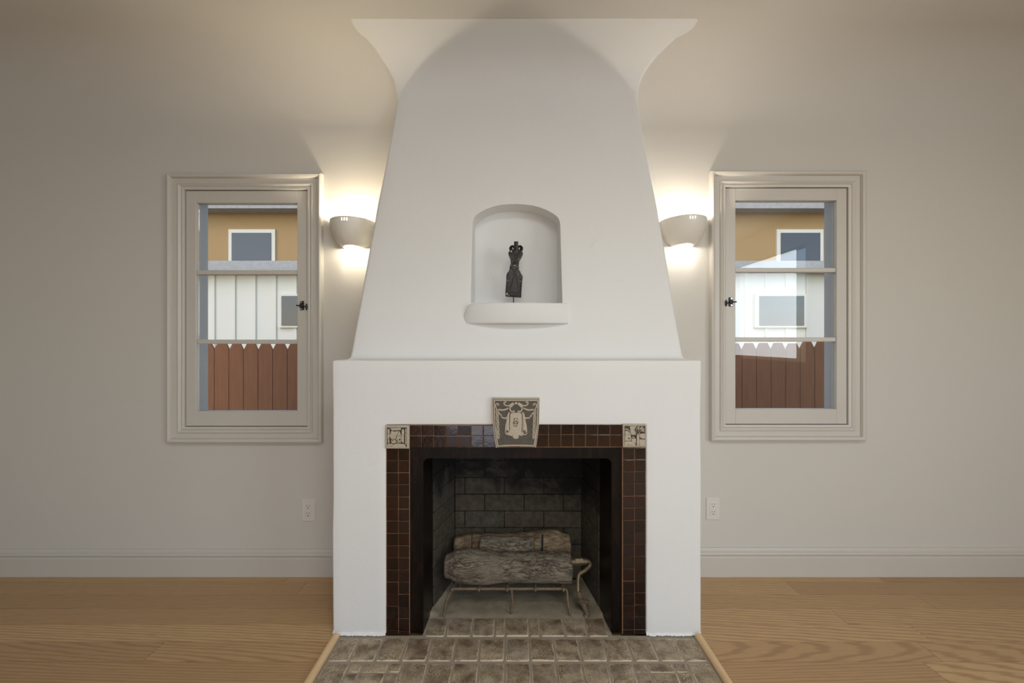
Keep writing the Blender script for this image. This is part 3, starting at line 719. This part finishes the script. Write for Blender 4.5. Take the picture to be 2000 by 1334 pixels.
ridge(bm, [(243, 196), (1158, 200), (1150, 450), (1143, 690), (1117, 930), (1078, 1152), (880, 1136), (520, 1136), (316, 1154), (282, 930), (257, 690), (245, 450)], TK, yk + .0008, .0011, True)
for pts in ([(575, 485), (560, 650), (578, 830)], [(818, 485), (826, 650), (815, 850)]): ridge(bm, pts, TK, yk - .003, .0010)
P(finish('hollow_shade', bm, 'recess_shade', kst))  # raised dark pieces standing for shade in the grooves and hollows

# lacquered frame lining the opening, with rounded inner corners
il, ir, it = X(826.5, .012), X(1194.5, .012), Z(895.5, .012)
pts = [(fl_ + .001, 0), (fl_ + .001, fz - .001), (fr_x - .001, fz - .001), (fr_x - .001, 0), (ir, 0)]
rc = .018
for k in range(7):
    a = R(90) * k / 6; pts.append((ir - rc + rc * math.cos(a), it - rc + rc * math.sin(a)))
for k in range(7):
    a = R(90) + R(90) * k / 6; pts.append((il + rc + rc * math.cos(a), it - rc + rc * math.sin(a)))
pts.append((il, 0))
bm = new()
FD = .172
fv = [bm.verts.new((p[0], .014, p[1])) for p in pts]
def back(p):  # the jambs draw in a touch towards the fire
    return (p[0] + (.010 if p[0] < -.2 and p in inner else (-.018 if p in inner else 0)), FD, p[1])
inner = set(pts[4:])
bv = [bm.verts.new(back(p)) for p in pts]; n = len(pts)
bm.faces.new(fv); bm.faces.new(list(reversed(bv)))
for i in range(n): bm.faces.new((fv[i], fv[(i + 1) % n], bv[(i + 1) % n], bv[i]))
bmesh.ops.bevel(bm, geom=[e for e in bm.edges if all(v_.co.y < .015 for v_ in e.verts) and all(il - .001 < v_.co.x < ir + .001 and v_.co.z < it + .001 for v_ in e.verts)], offset=.0018, segments=2, affect='EDGES')
P(finish('opening_frame', bm, 'frame', fp, smooth=30))

# firebox
fb = empty('firebox', (0, 0, 0)); fb.parent = fp; P(fb)
YF, YK = .176, .420
LF, LB, RF_, RB = -.345, -.283, .383, .345
bm = new(); ZT = .80
def quad_wall(pa, pb, th):
    (xa, ya), (xb, yb_) = pa, pb; d = Vector((xb - xa, yb_ - ya, 0)).normalized(); nrm = Vector((d.y, -d.x, 0)) * th
    q = [Vector((xa, ya, 0)), Vector((xb, yb_, 0)), Vector((xb, yb_, 0)) + nrm, Vector((xa, ya, 0)) + nrm]
    lo_ = [bm.verts.new(p) for p in q]; hi_ = [bm.verts.new(p + Vector((0, 0, ZT))) for p in q]
    bm.faces.new(lo_); bm.faces.new(list(reversed(hi_)))
    for i in range(4): bm.faces.new((lo_[i], lo_[(i + 1) % 4], hi_[(i + 1) % 4], hi_[i]))
quad_wall((LB - .006, YK + .006), (LF - .006, YF - .002), .03); quad_wall((RF_ + .006, YF - .002), (RB + .006, YK + .006), .03)
add_box(bm, LB - .03, RB + .03, YK + .004, YK + .03, 0, ZT)
finish('mortar', bm, 'mortar', fb, smooth=0)
box('smoke_shelf', 'soot', LF - .04, RF_ + .04, YF - .002, YK + .03, ZT - .1, ZT, parent=fb)
bb = new(); add_box(bb, -.5, .5, -.5, .5, -.5, .5, .04, 2)
bbm = bpy.data.meshes.new('firebrick'); bmesh.ops.recalc_face_normals(bb, faces=bb.faces[:]); bb.to_mesh(bbm); bb.free(); bbm.materials.append(MT['firebrick'])
CH, BL = .0835, .196
for cidx in range(9):
    z0 = .010 + cidx * CH; z1 = z0 + CH
    if z1 > ZT - .09: z1 = ZT - .09
    off = -.234 if cidx % 2 == 1 else -.332
    x = off - BL
    while x < RB:
        xa, xb = max(x, LB), min(x + BL, RB)
        if xb - xa > .02:
            yo = random.uniform(-.002, .0015)
            put('firebrick', bbm, fb, xa + .0022, xb - .0022, YK + yo, YK + .02 + yo, z0 + .0022, z1 - .0022, (random.gauss(0, .006), random.gauss(0, .004), random.gauss(0, .006)))
        x += BL
    for (pa, pb, sgn) in (((LB, YK), (LF, YF), -1), ((RF_, YF), (RB, YK), 1)):
        L = math.hypot(pb[0] - pa[0], pb[1] - pa[1]); ang = math.atan2(pb[1] - pa[1], pb[0] - pa[0])
        cuts = [0, .10, L] if cidx % 2 else [0, .185, L]
        if sgn > 0: cuts = [L - c for c in reversed(cuts)]
        for s0, s1 in zip(cuts, cuts[1:]):
            sm = (s0 + s1) / 2; cx2 = pa[0] + math.cos(ang) * sm; cy2 = pa[1] + math.sin(ang) * sm
            nx_, ny_ = math.sin(ang), -math.cos(ang)       # outwards, away from the fire
            o = bpy.data.objects.new('firebrick', bbm); COL.objects.link(o); o.parent = fb
            yo = random.uniform(0, .002)
            o.location = (cx2 + nx_ * (.010 + yo), cy2 + ny_ * (.010 + yo), (z0 + z1) / 2)
            o.scale = (s1 - s0 - .003, .02, z1 - z0 - .0035); o.rotation_euler = (0, random.gauss(0, .005), ang + random.gauss(0, .004))
# rough cement floor of the firebox
bm = new(); nx_c, ny_c = 44, 18; vs = {}
for i in range(nx_c + 1):
    for j in range(ny_c + 1):
        t = j / ny_c; y_ = .113 + (YK + .01 - .113) * t
        xa = il - .0 + (LB - il) * max(0, (y_ - YF) / (YK - YF)) if y_ > YF else il + .0
        xb = ir + (RB - ir) * max(0, (y_ - YF) / (YK - YF)) if y_ > YF else ir
        x = xa + (xb - xa) * i / nx_c
        hgt = .004 * noise.noise(Vector((x * 14, y_ * 14, 0))) + .003 * noise.noise(Vector((x * 50, y_ * 50, 3)))
        edge = min(abs(x - xa), abs(x - xb)); hgt += max(0, .035 - edge) * .5
        vs[i, j] = bm.verts.new((x, y_, .0 + hgt if j else -.006))
for i in range(nx_c):
    for j in range(ny_c): bm.faces.new((vs[i, j], vs[i + 1, j], vs[i + 1, j + 1], vs[i, j + 1]))
finish('cement_floor', bm, 'cement', fb, smooth=70)

# ---------------------------------------------------------------- hearth
he = tag(empty('hearth', (0, -.2, 0)), 'worn brown hearth tiles set in grey mortar before the firebox', 'hearth'); hinv = Matrix.Translation(-he.location)
HXL, HXR, HYF = -.690, .733, -.50
bm = new(); add_box(bm, HXL - .012, HXR + .012, HYF, -.0005, -.022, -.0035); add_box(bm, il, ir, -.0005, .122, -.022, -.0035)
o = finish('mortar_bed', bm, 'hgrout', he, smooth=0); o.matrix_parent_inverse = hinv
def htile(x0, x1, y0, y1):
    bm = new(); add_box(bm, x0, x1, y0, y1, -.016, 0, 0)
    bmesh.ops.recalc_face_normals(bm, faces=bm.faces[:])
    vv = [e for e in bm.edges if abs(e.verts[0].co.z - e.verts[1].co.z) > .01]
    sm = min(x1 - x0, y1 - y0)
    bmesh.ops.bevel(bm, geom=vv, offset=min(.006, sm * .12), segments=2, affect='EDGES', profile=.5)
    top = [e for e in bm.edges if all(v_.co.z > -.001 for v_ in e.verts)]
    bmesh.ops.bevel(bm, geom=top, offset=.0022, segments=2, affect='EDGES', profile=.5)
    for v_ in bm.verts:
        v_.co.x += .0012 * noise.noise(v_.co * 60); v_.co.y += .0012 * noise.noise(v_.co * 60 + Vector((9, 0, 0)))
        v_.co.z += random.uniform(-.0002, .0002)
    dz = random.uniform(-.0012, .001)
    o = finish('tile', bm, 'hearth', he, smooth=50); o.matrix_parent_inverse = hinv; o.location.z = dz
    o.location.x = 0
G = .0044; XP = .0964; X0 = -.0286
lines = [X0 + XP * k for k in range(-8, 10)]
def strip_row(y0, y1, skip=None, lo_=HXL, hi_=HXR):
    for a, b in zip(lines, lines[1:]):
        xa, xb = max(a, lo_), min(b, hi_)
        if xb - xa < .02: continue
        if skip and skip(xa, xb): continue
        j = random.uniform(-.001, .001)
        htile(xa + G + j, xb - G + j, y0, y1)
strip_row(-.148, -.024)
# pinwheel groups either side of the second row
def pinwheel(xa, xb, y0, y1):
    sx_ = (xb - xa); s_ = sx_ * .25; h_ = (y1 - y0)
    qx = [xa, xa + s_, xb - s_, xb]; qy = [y1, y1 - h_ * .36, y0 + 0]
    rowsy = [(y1 - h_ * .30, y1), (y1 - h_ * .30 - .010 - h_ * .36, y1 - h_ * .30 - .010), (y0, y1 - h_ * .66 - .020)]
    for ya, yb_ in rowsy:
        for a, b in zip(qx, qx[1:]): htile(a + G, b - G, ya, yb_)
gl_a, gl_b = lines[1] + .062, lines[3] + .06
pin_l = (-.595, -.402); pin_r = (.443, .640)
R2 = (-.300, -.164)
pinwheel(pin_l[0], pin_l[1], R2[0], R2[1]); pinwheel(pin_r[0], pin_r[1], R2[0], R2[1])
htile(HXL + G, pin_l[0] - G, R2[0], R2[1]); htile(pin_r[1] + G, HXR - G, R2[0], R2[1])
xs_ = [pin_l[1] + (pin_r[0] - pin_l[1]) * k / 9 for k in range(10)]
for a, b in zip(xs_, xs_[1:]): htile(a + G, b - G, R2[0], R2[1])
strip_row(-.442, -.316)
# inner row between the jambs
inn = [(830, 869), (870, 920), (921, 965.5), (966, 986.5), (987, 1033.5), (1034.5, 1055), (1056, 1104), (1105, 1148), (1149, 1190)]
for a, b in inn: htile(X(a, -.003) + .003, X(b, -.003) - .003, -.006, .110)
# loose pine strips at both edges
def strip(n_, x, label_w):
    bm = new(); A = []; sec = [(-.014, 0), (-.014, .008), (-.009, .015), (0, .018), (.009, .015), (.014, .008), (.014, 0)]
    for y_ in (HYF - .03, -.014): A.append([bm.verts.new((x + a, y_, b)) for a, b in sec])
    for k in range(len(sec)): bm.faces.new((A[0][k], A[0][(k + 1) % len(sec)], A[1][(k + 1) % len(sec)], A[1][k]))
    bm.faces.new(A[0]); bm.faces.new(list(reversed(A[1])))
    tag(finish('trim_%d' % n_, bm, 'pine', smooth=40), kind='structure')
strip(1, -.706, 0); strip(2, .748, 0)

# ---------------------------------------------------------------- grate, logs, gas pipe
gr = tag(empty('fire_grate', (0, .2, 0)), 'low rusty iron grate carrying the logs inside the firebox', 'grate'); ginv = Matrix.Translation(-gr.location)
G_ = W
yg = .150; zg = Z(1150, yg)
a_, b_ = X(883, yg), X(1104, yg)
bm = new(); add_tube(bm, [(a_ - .0, yg, zg), (b_, yg, zg)], .0062, 8); G_(finish('front_bar', bm, 'iron', gr))
bm = new(); add_tube(bm, [(a_ + .02, .345, zg), (b_ - .02, .345, zg)], .0062, 8); G_(finish('rear_bar', bm, 'iron', gr))
for px in (884, 935.5, 990.5, 1045.5, 1100):
    x = X(px, yg)
    bm = new(); add_tube(bm, [(x, yg - .014, zg + .004), (x, yg, zg + .006), (x * .97, .345, zg + .006)], .0062, 8); add_ell(bm, (x, yg - .014, zg + .003), (.0075, .006, .0085)); G_(finish('cross_bar', bm, 'iron', gr))
def leg(pts): bm = new(); add_tube(bm, pts, [.0052] * len(pts), 8); G_(finish('leg', bm, 'iron', gr))
leg(spline([(a_, yg, zg), (a_ - .006, yg - .003, zg - .01), (X(872, .13), .135, .06), (X(867, .118), .118, .003)], 3))
leg([(X(999.5, yg), yg, zg), (X(1000.5, .145), .145, .05), (X(999, .138), .138, .002)])
leg(spline([(b_, yg, zg), (b_ + .008, yg - .002, zg - .012), (X(1109, .13), .133, .06), (X(1114, .125), .125, .003)], 3))
leg([(a_ + .02, .345, zg), (a_ + .01, .35, .002)]); leg([(b_ - .02, .345, zg), (b_ - .01, .35, .002)])
for px, y0_, yt, ybm, rr in ((921.5, .262, 1032, 1085, .0018), (1059, .258, 1045, 1088, .0042)):
    bm = new(); x = X(px, y0_); add_tube(bm, [(x, y0_, zg + .004), (x, y0_, Z(1086, y0_)), (x + .001, y0_, Z(yt, y0_))], rr, 6); G_(finish('upright_prong', bm, 'hardware', gr))

def log(name, label, x0, x1, yc, zc, rad, mat, ends=(1, 1), seed=0, n=70, seg=44, tilt=0.0, bend=None, shift=None):
    """a cast log along X: rad(t) gives the radius, noise cracks the bark"""
    bm = new(); rings = []; L = x1 - x0
    for i in range(n + 1):
        t = i / n; x = x0 + L * t; r0 = rad(t); sh_ = shift(t) if shift else (0, 0)
        ring = []
        for k in range(seg):
            a = 2 * math.pi * k / seg; d = Vector((x * 16, math.cos(a) * 2.2, math.sin(a) * 2.2 + seed * 7))
            nn = noise.noise(d) * .055 + noise.noise(Vector((x * 26, math.cos(a) * 9, math.sin(a) * 9 + seed))) * .05
            ridge_ = abs(noise.noise(Vector((x * 12 + seed, math.cos(a) * 7, math.sin(a) * 7)))) * -.16
            r = r0 * (1 + nn + ridge_ + .05)
            ring.append(bm.verts.new((x - (x0 + x1) / 2 + (0 if 0 < i < n else (noise.noise(Vector((a * 2, seed, i))) * .004)), sh_[0] + math.cos(a) * r, sh_[1] + math.sin(a) * r + tilt * (t - .5) * L)))
        rings.append(ring)
    for a, b in zip(rings, rings[1:]):
        for k in range(seg): bm.faces.new((a[k], a[(k + 1) % seg], b[(k + 1) % seg], b[k]))
    for ring, s_ in ((rings[0], -1), (rings[-1], 1)):
        cc = sum((v_.co for v_ in ring), Vector()) / seg
        r2 = [bm.verts.new(cc + (v_.co - cc) * .8 + Vector((s_ * .006, 0, 0))) for v_ in ring]
        c0_ = bm.verts.new(cc + Vector((s_ * .007, 0, 0)))
        for k in range(seg):
            bm.faces.new((ring[k], ring[(k + 1) % seg], r2[(k + 1) % seg], r2[k])); bm.faces.new((r2[k], r2[(k + 1) % seg], c0_))
    o = finish(name, bm, mat, smooth=60); o.location = ((x0 + x1) / 2, yc, zc)
    tag(o, label, 'log', 'ceramic gas logs on the grate'); return o
def smooth(t, a, b): u_ = max(0, min(1, (t - a) / (b - a))); return u_ * u_ * (3 - 2 * u_)
zl = zg + .0125
r1 = .062
log('fire_log', 'large grey cracked-bark log in front, bulging at its left end', X(872, .2), X(1113, .2), .195, zl + r1, lambda t: r1 * (.74 + .38 * smooth(t, 0, .12) - .13 * smooth(t, .26, .46)), 'bark', seed=1,
    shift=lambda t: (-.004, .006 * (1 - smooth(t, .1, .4))))
r3 = .062
log('fire_log', 'long scorched back log with a knobbed right end', X(889, .335), X(1112, .335), .352, zl + r3 + .022, lambda t: r3 * (.66 + .22 * smooth(t, 0, .15) + .26 * smooth(t, .5, .8) - .30 * smooth(t, .88, 1)), 'bark_dark', seed=2)
r2_ = .041
log('fire_log', 'short pale log resting between the front and back logs', X(939, .25), X(1041, .25), .265, Z(1065.5, .265), lambda t: r2_ * (.98 + .04 * math.sin(t * 5)), 'bark', seed=5, n=40)

gp = tag(empty('gas_pipe', (X(1140, .15), .15, 0)), 'bent brass gas pipe with valve beside the right end of the logs', 'pipe'); pinv = Matrix.Translation(-gp.location)
GP = W
y_p = .215
p0 = at(1108, 1097.5, y_p); p1 = at(1127, 1097.5, y_p); p2 = at(1138, 1096, y_p)
bm = new(); add_tube(bm, [at(1104, 1097.5, y_p), p1], .0145, 12); GP(finish('burner_stub', bm, 'brass', gp))
bm = new(); add_tube(bm, [at(1123.5, 1096.5, y_p), p2], .0175, 6); add_tube(bm, [at(1137, 1096.5, y_p), at(1146, 1096.5, y_p)], .0135, 8); GP(finish('hex_fitting', bm, 'brass', gp))
q = spline([at(1143, 1096.5, y_p), at(1150, 1097, y_p), at(1152.5, 1104, y_p), at(1143, 1114, .20), at(1132, 1121, .19), at(1129.5, 1130, .18), at(1129, 1146, .165), at(1130, 1160, .15)], 5)
bm = new(); add_tube(bm, q, .0088, 10); GP(finish('bent_tube', bm, 'brass', gp))
bm = new(); add_tube(bm, [at(1130, 1155, .150), at(1133, 1168, .146)], .0115, 10); add_tube(bm, [at(1132, 1168, .146), at(1140, 1180, .143)], .0135, 8); add_tube(bm, [at(1131, 1173, .13), at(1149, 1176, .15)], .0105, 8)
GP(finish('valve', bm, 'iron', gp))
bm = new(); q = spline([at(1140, 1180, .143), at(1144, 1190, .140), at(1147, 1199, .136), at(1147, 1206, .132)], 4); add_tube(bm, q, [.0125 - .0001 * i for i in range(len(q))], 12); add_ell(bm, at(1145, 1204, .130), (.017, .014, .010))
GP(finish('floor_elbow', bm, 'iron', gp))

# ---------------------------------------------------------------- carved figure in the niche
ys_ = .255; sc_ = (ys_ + DC) / F / 9.53; bx = X(1003, ys_); bz = Z(580.3, ys_)
TS = lambda u, v_: (bx + (u - 410) * sc_, bz + (1150 - v_) * sc_)
st_ = tag(empty('carved_figure', (bx, ys_, nz0)), 'small blackened carved wood figure on a thin rod inside the arched niche', 'sculpture'); sinv = Matrix.Translation(-st_.location)
SP = W
half = .022
bm = new()
outl = [(262, 1132), (552, 1155), (556, 1060), (566, 950), (570, 850), (580, 800), (575, 760), (552, 735), (520, 700), (495, 660), (508, 620), (505, 580), (492, 540), (500, 495), (530, 455), (565, 395), (583, 350), (575, 325), (560, 300), (345, 300), (318, 322), (313, 345), (335, 400), (355, 450), (370, 490), (360, 540), (345, 580), (335, 625), (350, 655), (320, 685), (290, 715), (276, 760), (275, 850), (268, 950), (258, 1060)]
add_prism(bm, [TS(*p) for p in outl], ys_ - half, ys_ + half, .004)
body = SP(finish('carved_body', bm, 'carved', st_, smooth=40))
yf = ys_ - half
bm = new()
def yy_tube(pts, r, y=yf): add_tube(bm, [Vector((TS(*p)[0], y, TS(*p)[1])) for p in pts], r, 7, .8)
yy_tube([(430, 715), (380, 880), (318, 1055)], .0022); yy_tube([(445, 715), (475, 880), (505, 1055)], .0022); yy_tube([(430, 760), (395, 880), (350, 1050)], .0015)
yy_tube([(268, 1070), (550, 1082)], .0026)
yy_tube([(350, 310), (400, 370), (455, 402), (505, 370), (562, 320)], .0030); yy_tube([(375, 290), (420, 345), (455, 370), (500, 335), (545, 298)], .0028)
yy_tube([(335, 335), (390, 400), (455, 440), (515, 400), (575, 350)], .0022)
yy_tube([(370, 462), (430, 455), (500, 462)], .0026)
yy_tube([(385, 490), (380, 530), (410, 565), (450, 575), (490, 560), (497, 500)], .0026); yy_tube([(350, 590), (430, 690), (500, 595)], .003)
for sx_ in (0, 1):
    for i in range(9):
        t = i / 8; u_ = (300 - 15 * t) if sx_ == 0 else (540 - 5 * t)
        p = TS(u_, 830 + 220 * t); add_ell(bm, (p[0], yf, p[1]), (.0035, .0028, .0028), None, 7, 5)
p = TS(440, 520); add_ell(bm, (p[0], yf + .001, p[1]), (.010, .005, .009))
SP(finish('carved_ridges', bm, 'carved', st_, smooth=60))
bm = new()
for cu in (388, 527):
    c_ = TS(cu, 248); q = [Vector((c_[0] + math.cos(a) * 41 * sc_, ys_, c_[1] + math.sin(a) * 44 * sc_)) for a in [2 * math.pi * i / 16 for i in range(17)]]
    add_tube(bm, q, [.0052] * 17, 8, 2.4, cap=False)
    p = TS(cu + (-18 if cu < 450 else 20), 255); add_ell(bm, (p[0], ys_, p[1]), (.0065, .010, .0085))
add_prism(bm, [TS(*p) for p in [(420, 318), (418, 180), (420, 125), (497, 125), (497, 180), (500, 318)]], ys_ - .016, ys_ + .014, .002)
yy_tube([(458, 130), (458, 310)], .0020, ys_ - .017)
SP(finish('ringed_head', bm, 'carved', st_, smooth=50))
bm = new()
for (u_, v_, a, b) in ((366, 318, 15, 22), (432, 577, 30, 8), (288, 1100, 16, 22), (318, 1125, 12, 8), (300, 855, 6, 16), (505, 462, 8, 9), (492, 740, 7, 8), (480, 607, 8, 8), (533, 868, 6, 12)):
    p = TS(u_, v_); add_ell(bm, (p[0], yf - .0022, p[1]), (a * sc_, .0012, b * sc_), None, 8, 5)
SP(finish('bare_wood_chips', bm, 'chip', st_))
zfl = nz0 + .0005
bm = new(); add_tube(bm, [(bx, ys_, zfl), (bx, ys_, bz + .01)], .0022, 8); SP(finish('mounting_rod', bm, 'rod', st_))
bm = new(); add_cyl(bm, (bx, ys_, zfl + .0025), .020, .005, 'Z', 24); SP(finish('foot', bm, 'rod', st_))

# ---------------------------------------------------------------- wall sconces
def sconce(px_wall, py_rim, label, power, col):
    xc = X(px_wall, YW); zr = Z(py_rim, YW); A, D_, HH = .114, .148, .127
    root = tag(empty('wall_sconce', (xc, YW, zr - HH)), label, 'wall lamp', 'ceramic sconces either side of the hood'); inv_ = Matrix.Translation(-root.location)
    nt_, nh = 120, 30; bm = new(); g = {}
    def pos(th, h, inn=0.0):
        # h: 1 at the rim, 0 at the foot; half plan, superelliptic
        s = .44 + .56 * math.sin(R(90) * h) ** .62
        a = A * s - inn; d = D_ * (.46 + .54 * math.sin(R(90) * h) ** .65) - inn
        return Vector((xc + a * math.cos(th), YW - .0005 - d * math.sin(th), zr - HH * (1 - h)))
    for i in range(nt_ + 1):
        for j in range(nh + 1):
            g[i, j] = bm.verts.new(pos(math.pi * i / nt_, j / nh))
    slots = [(55, 56), (59, 60), (63, 64)]
    for i in range(nt_):
        for j in range(nh):
            if any(a <= i <= b for a, b in slots) and 25 <= j <= 27: continue
            bm.faces.new((g[i, j], g[i + 1, j], g[i + 1, j + 1], g[i, j + 1]))
    bmesh.ops.recalc_face_normals(bm, faces=bm.faces[:])
    o = finish('bowl_shade', bm, 'ceramic', root, smooth=40); o.matrix_parent_inverse = inv_
    md = o.modifiers.new('thick', 'SOLIDIFY'); md.thickness = .006; md.offset = -1 if True else 1
    bm = new(); add_ell(bm, (xc, YW - .058, zr - .080), (.020, .020, .024), None, 14, 10); add_tube(bm, [(xc, YW - .058, zr - .108), (xc, YW - .058, zr - .098)], .012, 10)
    b = finish('bulb', bm, 'bulb', root); b.matrix_parent_inverse = inv_; b.visible_shadow = True
    bm = new(); add_box(bm, xc - .02, xc + .02, YW - .012, YW - .0005, zr - .118, zr - .06, .002); add_tube(bm, [(xc, YW - .012, zr - .108), (xc, YW - .058, zr - .108)], .010, 8)
    o3 = finish('lamp_holder', bm, 'plastic', root); o3.matrix_parent_inverse = inv_
    for dz, pw in ((-.058, power), ):
        d = bpy.data.lights.new('sconce_lamp', 'POINT'); d.energy = pw; d.color = col; d.shadow_soft_size = .018
        l_ = bpy.data.objects.new('sconce_lamp', d); COL.objects.link(l_); l_.parent = root; l_.location = (0, -.075, HH + dz)
    d = bpy.data.lights.new('sconce_lamp', 'POINT'); d.energy = power * .20; d.color = col; d.shadow_soft_size = .012
    l_ = bpy.data.objects.new('sconce_lamp', d); COL.objects.link(l_); l_.parent = root; l_.location = (0, -.060, .004)
    return root
sconce(693, 437, 'left white ceramic half-bowl sconce glowing between window and hood', 8.5, (1.0, .89, .70))
sconce(1331, 434, 'right white ceramic half-bowl sconce glowing between hood and window', 5.8, (1.0, .93, .84))

# ---------------------------------------------------------------- outlets
def outlet(px, py, label):
    c_ = at(px, py, YW); root = tag(empty('wall_outlet', (c_.x, YW, c_.z)), label, 'outlet', 'duplex wall outlets'); inv_ = Matrix.Translation(-root.location)
    q = W
    bm = new(); pw, ph = .0345, .0565
    vs_ = []
    for yy2, s in ((YW, 1.0), (YW - .003, .995), (YW - .006, .91)):
        vs_.append([bm.verts.new((c_.x + a * pw * (s if s > .99 else .93), yy2, c_.z + b * ph * (s if s > .99 else .955))) for a, b in ((-1, -1), (1, -1), (1, 1), (-1, 1))])
    for a, b in zip(vs_, vs_[1:]):
        for k in range(4): bm.faces.new((a[k], a[(k + 1) % 4], b[(k + 1) % 4], b[k]))
    bm.faces.new(vs_[2]); q(finish('cover_plate', bm, 'plastic', root, smooth=20))
    bm = new(); add_box(bm, c_.x - .0165, c_.x + .0165, YW - .0075, YW - .005, c_.z - .0335, c_.z + .0335, .0012, 2); f = q(finish('receptacle', bm, 'plastic', root))
    for dz in (.019, -.019):
        for dx in (-.0063, .0063): q(box('slot', 'slot', c_.x + dx - .001, c_.x + dx + .001, YW - .0079, YW - .0072, c_.z + dz + .001, c_.z + dz + .009, parent=f))
        bm = new(); add_cyl(bm, (c_.x, YW - .0076, c_.z + dz - .007), .0026, .0008, 'Y', 12); q(finish('ground_hole', bm, 'slot', f))
    for dz in (.048, -.048):
        bm = new(); add_cyl(bm, (c_.x, YW - .0062, c_.z + dz), .003, .001, 'Y', 12); q(finish('screw', bm, 'plastic', root))
outlet(603, 996, 'white duplex outlet on the wall below the left window')
outlet(1392, 993, 'white duplex outlet on the wall below the right window')
